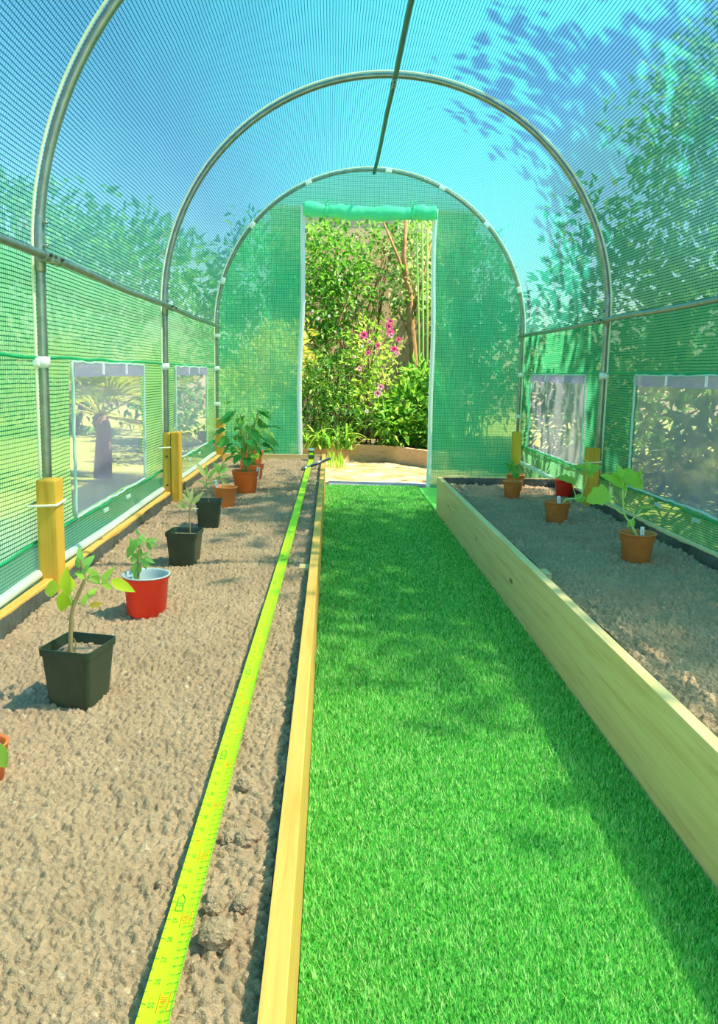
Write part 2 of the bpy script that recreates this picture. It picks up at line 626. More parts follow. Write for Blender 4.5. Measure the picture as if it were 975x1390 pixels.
def endwall():
    V, F, UV = [], [], []

    def patch(rows):
        o = len(V)
        n = len(rows[0])
        for r in rows:
            for (x, z) in r:
                # creases fan out from the top corners of the doorway
                w = .012 * float(vnoise(np.array(x * 1.0 + z * .35), np.array(z * .35), 21, .06)) + \
                    .018 * float(vnoise(np.array(x), np.array(z), 22, .2))
                edge = min(1, max(0, (RAD - math.hypot(x - XC, max(0, z - ZC))) / .08)) if z > ZC else min(1, max(0, (RAD - abs(x - XC)) / .08))
                V.append((x, YE + w * edge, z))
                UV.append((x, z))
        for i in range(len(rows) - 1):
            for j in range(n - 1):
                a = o + i * n + j
                F.append((a, a + 1, a + n + 1, a + n))

    for sgn, dx in ((-1, DL), (1, DR)):
        ztop = ZC + math.sqrt(RAD ** 2 - (dx - XC) ** 2)
        rows = []
        for z in breaks(0, ztop, .018, [DZ]):
            x0 = XC + sgn * outl(z)
            bow = sgn * .006 * math.sin(z * 3.1)
            xs = np.linspace(x0, dx + (bow if z < DZ else 0), 42)
            if sgn > 0:
                xs = xs[::-1]
            rows.append([(x, z) for x in xs])
        patch(rows)
    rows = []
    for t in np.linspace(0, 1, 16):
        r = []
        for x in np.linspace(DL, DR, 50):
            zt = ZC + math.sqrt(RAD ** 2 - (x - XC) ** 2)
            r.append((x, DZ + (zt - DZ) * t))
        rows.append(r)
    patch(rows)
    o = npmesh('wall_back', V, F, COVERE, smooth=True, uv=UV)
    tag(o, 'end wall of green reinforced polythene around the doorway', 'wall', kind='structure')
    return o


wb = endwall()

# hems, skirts and windows on the side walls
for X, s, wobj, wins, nm in ((XL, 1, wl, WIN_L, 'left'), (XR, -1, wr, WIN_R, 'right')):
    for z, hgt in ((.757, .009), (.290, .009)):
        mb = MB()
        ps = breaks(Y0, YE - .01, .03)
        for k, (y0, y1) in enumerate(zip(ps[:-1], ps[1:])):
            def zz(y):
                return z + .008 * float(vnoise(np.array(y), np.array(z * 10), 31, .16))
            x = X + s * .004
            mb.add([(x, y0, zz(y0) - hgt / 2), (x, y1, zz(y1) - hgt / 2), (x, y1, zz(y1) + hgt / 2), (x, y0, zz(y0) + hgt / 2),
                    (x + s * .003, y0, zz(y0)), (x + s * .003, y1, zz(y1))],
                   [(0, 1, 5, 4), (4, 5, 2, 3)])
        mb.build('seam', HEM, wobj)
    ys = breaks(Y0, YE - .01, .03)
    zs = np.linspace(.0, .287, 14)
    YY, ZZ = np.meshgrid(ys, zs, indexing='ij')
    off = .005 + .004 * vnoise(YY, ZZ, 41, .12)
    V = np.stack([X + s * off, YY, ZZ], -1).reshape(-1, 3)
    nz = len(zs)
    I, J = np.meshgrid(np.arange(len(ys) - 1), np.arange(nz - 1), indexing='ij')
    q = (I * nz + J).ravel()
    npmesh('skirt', V, np.stack([q, q + 1, q + nz + 1, q + nz], 1), SKIRT, wobj, True, np.stack([YY.ravel(), ZZ.ravel()], 1))

wn = 1
for X, s, wins, side in ((XL, 1, WIN_L, 'left'), (XR, -1, WIN_R, 'right')):
    for k, (a, b) in enumerate(wins):
        if k == 0:
            continue
        root = empty('window_%d' % wn, (X, (a + b) / 2, WZ[0]))
        where = {('left', 1): 'left wall, near pane showing the yellow spiky plant', ('left', 2): 'left wall, far pane near the end wall',
                 ('right', 1): 'right wall, large near pane at the photo edge', ('right', 2): 'right wall, far pane near the end wall'}[(side, k)]
        tag(root, 'clear hazy plastic window in the ' + where, 'window', kind='structure')
        wn += 1
        ys = np.linspace(a, b, 26)
        zs = np.linspace(WZ[0], WZ[1], 14)
        YY, ZZ = np.meshgrid(ys, zs, indexing='ij')
        off = -sheetoff(YY, ZZ, 5 - s, .007)
        V = np.stack([X + s * off, YY, ZZ], -1).reshape(-1, 3)
        I, J = np.meshgrid(np.arange(25), np.arange(13), indexing='ij')
        q = (I * 14 + J).ravel()
        npmesh('pane', V, np.stack([q, q + 1, q + 15, q + 14], 1), PANE, root, True, np.stack([YY.ravel(), ZZ.ravel()], 1))
        mb = MB()
        x = X + s * .006
        t = .011
        for (y0, z0, y1, z1) in ((a, WZ[0], b, WZ[0]), (a, WZ[1], b, WZ[1]), (a, WZ[0], a, WZ[1]), (b, WZ[0], b, WZ[1])):
            n = 20
            pts = []
            for i in range(n + 1):
                u = i / n
                pts.append((x, y0 + (y1 - y0) * u + .004 * rnd.uniform(-1, 1) * (y0 == y1), z0 + (z1 - z0) * u + .003 * rnd.uniform(-1, 1) * (z0 == z1)))
            mb.tube(pts, t * .42, 6)
        mb.build('welt', WELT, root, True)
        # rolled flap of clear film along the head of the window
        mb = MB()
        mb.box((X + s * .008, (a + b) / 2, WZ[1] - .022), (.004, b - a - .02, .040), bevel=.001)
        mb.build('top_flap', PANE, root)
        for i, yy in enumerate(((a * 2 + b) / 3, (a + b * 2) / 3)):
            mb = MB()
            mb.box((X + s * .010, yy, WZ[0] - .030), (.006, .05, .012), bevel=.002)
            mb.build('clip', WELT, root)
            mb = MB()
            mb.box((X + s * .012, yy, WZ[1] - .018), (.006, .012, .036), bevel=.002)
            mb.build('strap', ZIPW, root)

# ------------------------------------------------------------------ door: zips and rolled sheet
droot = empty('door_1', (XC, YE, DZ))
tag(droot, 'rolled up green door sheet tied above the doorway with white zip edges', 'door', kind='structure')
for sgn, dx in ((-1, DL), (1, DR)):
    mb = MB()
    pts = []
    for z in np.linspace(.0, DZ + .07, 40):
        bow = sgn * .006 * math.sin(z * 3.1)
        pts.append((dx + bow + .004 * math.sin(z * 7 + dx), YE - .004, z))
    vs, fs = [], []
    for i, p in enumerate(pts):
        for dx_, dy_ in ((-.0145, .004), (-.0125, -.003), (0, -.0055), (.0125, -.003), (.0145, .004)):
            vs.append((p[0] + dx_, p[1] - .004 + dy_, p[2]))
    for i in range(len(pts) - 1):
        for k in range(5):
            k2 = (k + 1) % 5
            fs.append((i * 5 + k, i * 5 + k2, (i + 1) * 5 + k2, (i + 1) * 5 + k))
    fs += [tuple(range(5))[::-1], tuple((len(pts) - 1) * 5 + k for k in range(5))]
    mb.add(vs, fs)
    mb.build('zip', ZIPW, droot)
mb = MB()
pts, rs = [], []
for i in range(60):
    t = i / 59
    pts.append((DL + .005 + (DR - DL - .01) * t, YE - .035, DZ + .045 - .018 * math.sin(PI * t) + .003 * math.sin(t * 31)))
    rs.append(.042 + .004 * math.sin(t * 23) + .003 * rnd.uniform(-1, 1) - .012 * (abs(t - .18) < .02 or abs(t - .82) < .02))
mb.tube(pts, rs, 14)
mb.build('rolled_sheet', ROLLM, droot, True)
for t in (.18, .82):
    x = DL + (DR - DL) * t
    mb = MB()
    ring = [(x + .004 * math.sin(a), YE - .035 + .044 * math.cos(a), DZ + .036 + .046 * math.sin(a)) for a in np.linspace(0, 2 * PI, 20)]
    mb.tube(ring, .005, 6)
    for dd in (-.02, .022):
        mb.tube([(x, YE - .06, DZ + .08), (x + dd * .6, YE - .06, DZ + .105), (x + dd, YE - .055, DZ + .095)], .003, 6)
    mb.build('tie', ROLLM, droot, True)

# ------------------------------------------------------------------ frame
HL = ['near steel hoop crossing the left edge of the photo', 'middle steel hoop arching over the grass path',
      'far steel hoop where the roof meets the end wall']
PR = .0118
for k, y in enumerate(HOOPS):
    root = empty('tunnel_hoop', (XC, y, 0))
    tag(root, HL[k], 'hoop', 'steel hoops of the tunnel')
    r = RAD - .016
    arc = [(XC - r, y, .02), (XC - r, y, .5)] + [(XC - r * math.cos(a), y, ZC + r * math.sin(a)) for a in np.linspace(0, PI, 60)] + [(XC + r, y, .5), (XC + r, y, .02)]
    mb = MB()
    rad = PR if k < 2 else .009
    mb.tube(arc, rad, 12)
    mb.build('pipe', STEEL, root, True)
    mb = MB()
    r2 = RAD - .002
    arc2 = [(XC - r2, y - .012, .2), (XC - r2, y - .012, .6)] + [(XC - r2 * math.cos(a), y - .012, ZC + r2 * math.sin(a)) for a in np.linspace(0, PI, 60)] + [(XC + r2, y - .012, .6), (XC + r2, y - .012, .2)]
    mb.tube(arc2, .0042, 8)
    mb.build('foam_tape', CREAM, root, True)
    for sgn in (-1, 1):
        mb = MB()
        x = XC + sgn * r
        mb.lathe([(.0128, -.014), (.0165, -.014), (.0165, .014), (.0128, .014)], 14, (x, y, .745))
        mb.box((x + sgn * .012, y - .012, .745), (.016, .03, .02), bevel=.003)
        mb.build('clip', CLIPW, root, True)
        # sleeve where the bowed pipe meets the straight leg
        mb = MB()
        mb.tube([(x, y, .965), (x, y, .97), (x, y, 1.10), (x, y, 1.105)] if sgn else [], [.0125, .0138, .0138, .0125], 12)
        if k < 2:
            for zz in (1.085, 1.03):
                mb.tube([(x - sgn * .008, y - .004, zz), (x - sgn * .024, y - .008, zz)], .004, 6)
        mb.build('sleeve', STEEL if k < 2 else STEEL, root, True)
    if k == 2:
        for a in (.28, .75, 1.12, 1.48, 2.0, 2.45, 2.85):
            mb = MB()
            c = Vector((XC + r * math.cos(a), y - .010, ZC + r * math.sin(a)))
            mb.box(c, (.040, .018, .024), Matrix.Rotation(-(a - PI / 2) if False else -a + PI / 2, 3, 'Y'), bevel=.004)
            mb.build('clip', CLIPW, root, True)
        for x, z in ((XC + r, .48), (XC + r, .27), (XC - r, .52), (XC - r, .95)):
            mb = MB()
            mb.box((x, y - .012, z), (.045, .016, .022), bevel=.004)
            mb.build('clip', CLIPW, root, True)


def pipe(name, x, z, label, dx, dz, rad=.0105, mat=STEEL, joints=True, y0=Y0):
    root = empty(name, (x, 0, z))
    tag(root, label, 'pipe', 'lengthwise steel pipes')
    mb = MB()
    n = 40
    mb.tube([(x + .002 * math.sin(i * .9), y0 + (YE - .03 - y0) * i / n, z + .003 * math.sin(i * .7)) for i in range(n + 1)], rad, 12)
    mb.build('pipe', mat, root, True)
    if joints:
        for y in HOOPS[:2]:
            mb = MB()
            mb.box((x, y, z), (.016 + abs(dx), .05, .016 + abs(dz)), bevel=.004)
            mb.tube([(x, y - .05, z), (x, y - .02, z)], rad * 1.25, 12)
            mb.tube([(x, y + .02, z), (x, y + .06, z)], rad * 1.25, 12)
            mb.build('joint', STEEL, root)
            for dy in (-.036, -.008, .045):
                mb = MB()
                mb.tube([(x + dx * .3, y + dy, z + dz * .3), (x + dx, y + dy, z + dz)], .0042, 6)
                mb.build('bolt', BOLT, root)
    return root


pipe('side_rail', XC - RAD + .040, 1.0, 'horizontal steel side rail along the left wall at shoulder height', .020, .004)
pipe('side_rail', XC + RAD - .040, .985, 'horizontal steel side rail along the right wall at shoulder height', -.020, .004)
pipe('ridge_pipe', XC, ZC + RAD - .042, 'steel ridge pipe running along the top of the roof', .0, -.020, mat=STEELG)
RAILM = princ('pale_rail', (.62, .70, .64), .5, .1)
for x, nm in ((XL + .016, 'left'), (XR - .016, 'right')):
    r_ = pipe('base_rail', x, .212 if nm == 'left' else .186, 'pale base rail pipe low along the %s wall' % nm, 0, 0, .0125, RAILM, joints=False)
    for y in HOOPS[:2]:
        mb = MB()
        s = 1 if nm == 'left' else -1
        mb.tube([(x - s * .002, y - .02, .212), (x + s * .02, y - .02, .214)], .011, 10)
        mb.build('end_cap', CLIPW, r_, True)

# ------------------------------------------------------------------ raised beds
PB = (-.0285 - .023, -.0285)     # left bed's board by the path
RB = (.568, .568 + .024)         # right bed's board by the path
RY = 4.045


def board(name, x0, x1, y0, y1, z1, label, mat=PINE, z0=0., group=None):
    mb = MB()
    mb.box(((x0 + x1) / 2, (y0 + y1) / 2, (z0 + z1) / 2), (x1 - x0, y1 - y0, z1 - z0), bevel=.0022)
    o = mb.build(name, mat)
    tag(o, label, 'board', group or 'timber boards edging the raised beds')
    return o


def pathboard():
    # joint in the left path board seen between two lengths
    board('bed_board', PB[0], PB[1], .52, 4.97, .216, 'thin timber board along the left side of the grass path')
    board('bed_board', RB[0], RB[1], .52, RY, .200, 'broad pale knotted timber board along the right side of the grass path', PINEP)
    board('bed_board', XL + .030, XL + .053, .52, 4.99, BT, 'orange timber board along the foot of the left wall')
    board('bed_board', XR - .053, XR - .030, .52, RY, BT, 'timber board along the foot of the right wall', PINEP)
    board('bed_board', XL + .053, PB[0], 4.955, 4.978, BT + .005, 'short timber board closing the left bed at the end wall', PINEX)
    board('bed_board', RB[1], XR - .053, RY - .022, RY, BT - .002, 'short timber board closing the far end of the right bed', PINEX)


pathboard()


def liner(x, y0, y1, s, label, ax=0, lo=None, hi=None):
    mb = MB()
    n = 120
    vs = []
    for i in range(n + 1):
        t = y0 + (y1 - y0) * i / n
        top = BT - .006 + .002 * math.sin(t * 9) + .002 * rnd.uniform(-1, 1)
        bulge = .004 + .004 * math.sin(t * 17) + .003 * rnd.uniform(0, 1)
        for z, o in ((SZ - .05, 0.002), (SZ + .01, bulge), (top, .001)):
            vs.append((x + s * o, t, z) if ax == 0 else (t, x + s * o, z))
    fs = []
    for i in range(n):
        for j in range(2):
            a = i * 3 + j
            fs.append((a, a + 1, a + 4, a + 3))
    mb.add(vs, fs)
    o = mb.build('bed_liner', LINER, None, True)
    tag(o, label, 'liner', 'dark plastic liners inside the beds')


liner(XL + .054, .55, 4.95, 1, 'dark liner strip inside the bed along the left wall')
liner(PB[0] - .001, .55, 4.95, -1, 'dark liner strip inside the left bed beside the path board')
liner(XR - .054, .55, 4.02, -1, 'black liner strip inside the bed along the right wall')
liner(RB[1] + .001, .55, 4.02, 1, 'black liner strip inside the right bed beside the path board')
liner(RY - .023, RB[1] + .005, XR - .058, -1, 'black liner strip across the far end of the right bed', ax=1)


TA = at(233, 1300, 2, SZ + .037)
TB_ = at(424, 622, 2, SZ + .02)
ta = Vector((TA.x, TA.y, 0))
tbv = Vector((-.118, 4.80, 0))
tdir = (tbv - ta).normalized()
ta = ta - tdir * .35
tside = Vector((tdir.y, -tdir.x, 0))     # to the right
tlen = (tbv - ta).length
TW = .0137


def soil(name, x0, x1, y0, y1, seed, label, side):
    res = .0012
    W, H = int((x1 - x0) / res) + 1, int((y1 - y0) / res) + 1
    g = np.random.default_rng(seed)
    xs = x0 + np.arange(W) * res
    ysr = y0 + np.arange(H) * res
    hm = np.zeros((H, W), np.float32)
    # clods: stamped as lumpy half ellipsoids, small ones first
    gs = 1.0 if side == 0 else 1.3
    for rad, dens, sink in ((.0021, 45000, .0), (.0033, 13000, .0), (.0048, 3600, .1), (.0075, 600, .25), (.013, 45, .4)):
        n = int(dens * (x1 - x0) * (y1 - y0) / gs ** 2)
        rad *= gs
        cx = g.random(n) * W
        cyy = g.random(n) * H
        rr_ = rad * g.uniform(.7, 1.35, n) / res
        # bigger clods gather along the boards
        asp = g.uniform(.75, 1.3, n)
        ang = g.random(n) * PI
        for i in range(n):
            if rad > .006 * gs:
                e = min(cx[i], W - cx[i]) * res
                if g.random() > (1.0 if e < .12 else .45):
                    continue
            elif rad > .006 * gs and g.random() > .75:
                continue
            r = rr_[i]
            R = int(r * 1.3) + 1
            ix, iy = int(cx[i]), int(cyy[i])
            a0, a1, b0, b1 = max(0, iy - R), min(H, iy + R + 1), max(0, ix - R), min(W, ix + R + 1)
            if a1 <= a0 or b1 <= b0:
                continue
            yy, xx = np.mgrid[a0:a1, b0:b1]
            dx, dy = xx - cx[i], yy - cyy[i]
            c, s_ = math.cos(ang[i]), math.sin(ang[i])
            u, v = (dx * c + dy * s_) * asp[i], (-dx * s_ + dy * c) / asp[i]
            d2 = (u * u + v * v) / (r * r)
            z = (np.sqrt(np.clip(1 - d2, 0, 1)) - sink) * r * res * 1.45
            hm[a0:a1, b0:b1] = np.where(d2 < 1, np.maximum(hm[a0:a1, b0:b1], z + hm[iy if iy < H else H - 1, ix if ix < W else W - 1] * .35), hm[a0:a1, b0:b1])
    # adaptive sample grid: finer towards the camera
    ny = 1400
    yg = y0 * (y1 / y0) ** (np.arange(ny) / (ny - 1))
    nx = int((x1 - x0) / .0017)
    xg = np.linspace(x0, x1, nx)
    YY, XX = np.meshgrid(yg, xg, indexing='ij')
    fi, fj = (YY - y0) / res, (XX - x0) / res
    i0, j0 = np.clip(fi.astype(int), 0, H - 2), np.clip(fj.astype(int), 0, W - 2)
    a, b = fi - i0, fj - j0
    hh = hm[i0, j0] * (1 - a) * (1 - b) + hm[i0 + 1, j0] * a * (1 - b) + hm[i0, j0 + 1] * (1 - a) * b + hm[i0 + 1, j0 + 1] * a * b
    lift = (.004 + .024 * (XX - x0) / (x1 - x0)) if side == 0 else 0
    Z = SZ - .004 + lift + hh + .014 * vnoise(XX, YY, seed + 3, .28) + .010 * vnoise(XX, YY, seed + 4, .09) + .003 * vnoise(XX, YY, seed + 5, .012)
    if side == 0:   # the soil is pressed flat under the tape
        ds = np.abs((XX - ta.x) * tside.x + (YY - ta.y) * tside.y)
        Z = np.where(ds < TW + .004, np.minimum(Z, SZ + .028), Z)
    V = np.stack([XX, YY, Z], -1).reshape(-1, 3)
    I, J = np.meshgrid(np.arange(ny - 1), np.arange(nx - 1), indexing='ij')
    q = (I * nx + J).ravel()
    o = npmesh(name, V, np.stack([q, q + 1, q + nx + 1, q + nx], 1), SOIL, smooth=False)
    tag(o, label, 'soil', kind='stuff')
    return (xg, yg, Z)


SL = soil('bed_soil', XL + .057, PB[0] - .003, .52, 4.954, 3, 'dry crumbly brown soil filling the left raised bed', 0)
SR = soil('bed_soil', RB[1] + .003, XR - .057, .52, 4.02, 8, 'grey brown crumbly soil filling the right raised bed', 1)


def soilz(x, y):
    S = SL if x < .25 else SR
    i = min(len(S[1]) - 1, max(0, int(np.searchsorted(S[1], y))))
    j = min(len(S[0]) - 1, max(0, int(np.searchsorted(S[0], x))))
    return float(np.mean(S[2][max(0, i - 12):i + 13, max(0, j - 12):j + 13]))


# large clods lying beside the tape
def clod(px, py, wpx, label):
    p = at(px, py, 2, SZ)
    z = soilz(p.x, p.y)
    r = wpx / 2 / (FOC / (p.y * cp + .08))
    p = at(px, py, 2, z + r * .35)
    import bmesh
    bm = bmesh.new()
    bmesh.ops.create_icosphere(bm, subdivisions=4, radius=r)
    sx, sy_, sz_ = rnd.uniform(.9, 1.15), rnd.uniform(.9, 1.1), rnd.uniform(.75, .9)
    so = rnd.uniform(0, 50)
    from mathutils import noise as mn
    for v in bm.verts:
        q = v.co.normalized() * 2.2 + Vector((so, so, so))
        k = 1 + .22 * mn.noise(q) + .12 * mn.noise(q * 2.7) + .07 * mn.noise(q * 7)
        v.co = Vector((v.co.x * sx, v.co.y * sy_, v.co.z * sz_)) * k
    me = bpy.data.meshes.new('soil_clod')
    bm.to_mesh(me)
    bm.free()
    me.materials.append(SOIL)
    o = link('soil_clod', me, None, (p.x, p.y, z + r * .45))
    tag(o, label, 'clod', 'large clods of soil in the left bed')


for a in ((295, 1270, 44, 'largest round soil clod, between tape and path board nearest the camera'),
          (292, 1232, 30, 'round soil clod just behind the largest clod beside the tape'),
          (330, 1228, 26, 'soil clod against the path board, right of the clod behind the largest'),
          (313, 1138, 24, 'paired soil clod, upright, in the row of clods mid way up the tape'),
          (334, 1140, 28, 'wider soil clod beside the upright one, towards the path board'),
          (333, 1066, 22, 'smooth round soil clod right of the tape, farthest of the large clods'),
          (221, 1200, 16, 'pale soil clod touching the left edge of the tape')):
    clod(*a)

# ------------------------------------------------------------------ posts
ROTZ = lambda a: Matrix.Rotation(a, 3, 'Z')


def post(x0, x1, y0, y1, top, label, tie=True, pink=False, split=False, lean=0.):
    root = empty('timber_post', ((x0 + x1) / 2, (y0 + y1) / 2, 0))
    tag(root, label, 'post', 'short timber posts fixed to the hoops')
    cx = (x0 + x1) / 2
    cyy = (y0 + y1) / 2
    mb = MB()
    mb.box((cx, cyy, top / 2), (x1 - x0, y1 - y0, top), bevel=.006)
    mb.build('shaft', POSTW, root)
    if tie:
        z = top - .062
        mb = MB()
        e = .003
        pts = [(x0 - e - .018, y0 - e, z - .004), (x1 + e, y0 - e, z), (x1 + e, y1 + e, z + .003), (x0 - e - .018, y1 + e, z - .002), (x0 - e - .018, y0 - e, z - .004)]
        for p, q in zip(pts[:-1], pts[1:]):
            mb.tube([p, q], .0035, 6)
        mb.build('cable_tie', CREAM, root)
    if pink:
        mb = MB()
        mb.box((cx - .01, cyy, top - .17), (x1 - x0 + .035, y1 - y0 + .008, .018), bevel=.002)
        mb.build('pink_tape', PINK, root)
    return root


hx0 = XL + .030
pA = at(50, 780, 0, -.72)
post(-.728, -.680, 1.925, 1.985, .455, 'yellow timber post beside the near hoop, tied on with cream cable tie')
# pair beside the middle hoop
post(-.722, -.690, 3.36, 3.42, .462, 'left timber post of the pair at the middle hoop on the left wall', True)
for z in (.36, .235):
    mb = MB()
    mb.tube([(-.706, 3.362, z), (-.706, 3.355, z)], .005, 8)
    mb.build('bolt_head', BOLT, bpy.data.objects['timber_post.001'])
post(-.688, -.652, 3.355, 3.425, .466, 'right timber post of the pair at the middle hoop on the left wall', False)
post(-.722, -.672, 4.90, 4.945, .432, 'orange timber post in the far left corner, wrapped with pink tape', True, True)
post(1.150, 1.206, 3.40, 3.455, .425, 'round topped timber post at the middle hoop on the right wall', True)
post(1.165, 1.215, 4.88, 4.94, .385, 'timber post in the far right corner behind the terracotta pots', False)

# pegs inside the boards
for px, py, z, s, w, lab in ((417, 768, .195, -1, .045, 'small timber peg inside the left path board, nearest the camera'),
                             (429, 652, .195, -1, .040, 'small timber peg inside the left path board near the doorway'),
                             (733, 775, .185, 1, .060, 'small timber peg inside the right path board, halfway along'),
                             (606, 657, .185, 1, .045, 'small timber peg inside the far end of the right path board')):
    p = at(px, py, 2, z)
    x = (PB[0] - .016) if s < 0 else (RB[1] + .020)
    mb = MB()
    mb.box((x, p.y, z / 2), (.028 if s < 0 else .036, w, z), bevel=.002)
    o = mb.build('timber_peg', PINEX)
    tag(o, lab, 'peg', 'timber pegs behind the path boards')

# ------------------------------------------------------------------ artificial turf
mb = MB()
mb.box(((PB[1] + RB[0]) / 2, (.3 + 5.0) / 2, .002), (RB[0] - PB[1] - .002, 4.7, .004))
mb.box(((RB[0] + XR) / 2, (RY + 5.0) / 2, .002), (XR - RB[0] - .02, 5.0 - RY - .01, .004))
tb = mb.build('turf_runner', TURFB)
tag(tb, 'bright green artificial turf runner covering the path', 'artificial turf', kind='stuff')
NB = 330000
u = npr.random(NB)
yb = .52 * (4.98 / .52) ** u
xb = PB[1] + .003 + npr.random(NB) * (RB[0] - PB[1] - .006)
size = np.clip(.0009 * yb / .8, .0012, .0040)
L = npr.uniform(.006, .011, NB) * np.clip(yb / 1.2, 1, 1.6)
th = npr.random(NB) * 2 * PI
dirx, diry = np.cos(th), np.sin(th)
lean = npr.uniform(.2, 1.0, NB)
V = np.zeros((NB, 3, 3), np.float32)
V[:, 0] = np.stack([xb - diry * size, yb + dirx * size, np.full(NB, .003)], 1)
V[:, 1] = np.stack([xb + diry * size, yb - dirx * size, np.full(NB, .003)], 1)
V[:, 2] = np.stack([xb + dirx * L * lean, yb + diry * L * lean, .004 + L], 1)
V[:, :, 0] = np.clip(V[:, :, 0], PB[1] + .001, RB[0] - .001)
pile = npmesh('turf_pile', V.reshape(-1, 3), np.arange(NB * 3).reshape(-1, 3), TURF, tb)
pile['kind'] = 'stuff'

# ------------------------------------------------------------------ tape measure
root = empty('tape_measure', (tbv.x, tbv.y, SZ))
tag(root, 'extended bright yellow green tape measure lying along the left bed', 'tape measure')


def tz(d):
    p = ta + tdir * d
    return SZ + .037 + .0035 * math.sin(d * 2.1)


mb = MB()
n = 160
vs, fs = [], []
for i in range(n + 1):
    d = tlen * i / n
    p = ta + tdir * d
    for k in range(7):
        s = -1 + 2 * k / 6
        vs.append((p.x + tside.x * s * TW, p.y + tside.y * s * TW, tz(d) + .0022 * s * s))
for i in range(n):
    for k in range(6):
        a = i * 7 + k
        fs.append((a, a + 1, a + 8, a + 7))
mb.add(vs, fs)
bl = mb.build('blade', TAPEG, root, True)

# printed scale: inches on the left, centimetres on the right, read from the side
r0 = at(238, 1256, 2, SZ + .022)
d58 = (Vector((r0.x, r0.y, 0)) - ta).dot(tdir)   # 58 inch mark
INCH = .0254


def dist_of_inch(v):
    return d58 + (v - 59) * INCH + .055


d59 = (Vector(at(214 + 25, 1254, 2, SZ + .037)) - Vector((ta.x, ta.y, 0))).dot(tdir)


def dd(inch):
    return d59 + (inch - 59) * INCH


def txtmesh(txt, size):
    cu = bpy.data.curves.new('t', 'FONT')
    cu.body = txt
    cu.size = size
    cu.align_x = 'CENTER'
    cu.align_y = 'CENTER'
    cu.resolution_u = 2
    o = bpy.data.objects.new('t', cu)
    COL.objects.link(o)
    dg = bpy.context.evaluated_depsgraph_get()
    me = o.evaluated_get(dg).to_mesh()
    vs = [v.co.copy() for v in me.vertices]
    fs = [tuple(p.vertices) for p in me.polygons]
    o.evaluated_get(dg).to_mesh_clear()
    bpy.data.objects.remove(o)
    bpy.data.curves.remove(cu)
    return vs, fs


CACHE = {}


def put(mb, txt, size, d, s):
    key = (txt, size)
    if key not in CACHE:
        CACHE[key] = txtmesh(txt, size)
    vs, fs = CACHE[key]
    p = ta + tdir * d + tside * (s * TW)
    out = []
    for v in vs:
        q = p + tdir * v.x - tside * v.y
        ss = (q - ta).dot(tside) / TW
        out.append((q.x, q.y, tz((q - ta).dot(tdir)) + .0022 * ss * ss + .0006))
    mb.add(out, fs)


def tick(mb, d, s0, s1, w=.0005):
    out = []
    for dw, s in ((-w, s0), (w, s0), (w, s1), (-w, s1)):
        q = ta + tdir * (d + dw) + tside * (s * TW)
        out.append((q.x, q.y, tz(d) + .0022 * s * s + .0006))
    mb.add(out, [(0, 1, 2, 3)])


kb, kr = MB(), MB()
for inch in range(50, 150):
    d = dd(inch)
    if not 0.02 < d < min(tlen - .1, 2.4):
        continue
    if inch % 16 == 0:
        put(kr, str(inch), .0100, d, -.38)
    elif inch % 12 == 0:
        for a, b in (((-.012, -.62), (.006, -.62)), ((-.012, -.12), (.006, -.12)), ((-.012, -.62), (-.012, -.12)), ((.006, -.62), (.013, -.37)), ((.013, -.37), (.006, -.12))):
            pts = []
            for (dl, ss) in (a, b):
                q = ta + tdir * (d + dl) + tside * (ss * TW)
                pts.append((q.x, q.y, tz(d) + .0022 * ss * ss + .0009))
            kb.tube(pts, .0005, 4)
        put(kb, '%dF' % (inch // 12), .0085, d - .002, -.37)
    else:
        put(kb, str(inch), .0072, d, -.38)
    tick(kb, d, -1, -.72)
    tick(kb, d + INCH / 2, -1, -.85)
cm0 = int(127)
for cm in range(cm0, 380):
    d = dd(cm / 2.54)
    if not 0.02 < d < min(tlen - .1, 2.2):
        continue
    if cm % 10 == 0:
        put(kr, str(cm), .0088, d, .34)
        for s in (.02, .66):
            q1 = ta + tdir * (d - .011) + tside * (s * TW)
            q2 = ta + tdir * (d + .011) + tside * (s * TW)
            zz = tz(d) + .0022 * s * s + .0008
            kr.tube([(q1.x, q1.y, zz), (q2.x, q2.y, zz)], .0004, 4)
    else:
        put(kb, str(cm % 10), .0062, d, .42)
    tick(kb, d, .66, 1)
    if d < 1.4:
        for q in range(1, 10):
            tick(kb, d + q * .001, .86 if q != 5 else .76, 1, .00018)
kb.build('black_print', TAPEB, bl)
kr.build('red_print', TAPER, bl)
# case at the far end
mb = MB()
c = Vector((tbv.x, tbv.y + .03, SZ + .062))
rt = ROTZ(math.atan2(-tdir.x, tdir.y))
mb.box(c, (.036, .070, .062), rt, bevel=.010)
cs = mb.build('case', DKGRN, root)
mb = MB()
mb.box(c + Vector((0, .002, .036)), (.040, .060, .016), rt, bevel=.006)
mb.build('chrome_top', CHROME, root)
mb = MB()
mb.box(c + Vector((0, -.036, .010)), (.026, .006, .014), rt, bevel=.002)
mb.build('yellow_badge', TAPEG, root)

# clamp laid across tape and board
p0, p1 = at(412, 645, 2, .20), at(446, 637, 2, .235)
root = empty('hand_clamp', p0)
tag(root, 'small dark bar clamp lying across the tape and path board', 'clamp')
p0 = Vector((p0.x, 4.36, .196))
p1 = Vector((PB[1] + .03, 4.50, .236))
dv = p1 - p0
mb = MB()
mb.tube([p0 + dv * .15, p0 + dv * .6, p1], [.009, .0065, .0055], 8)
mb.build('shaft', BOLT, root, True)
mb = MB()
mb.tube([p0 - dv * .12, p0, p0 + dv * .18], [.010, .013, .009], 10)
mb.build('jaw', STEEL, root, True)
mb = MB()
mb.tube([p0 + dv * .2 + Vector((0, 0, .009)), p1 + Vector((0, 0, .007))], .0035, 6)
mb.build('rod', CHROME, root, True)


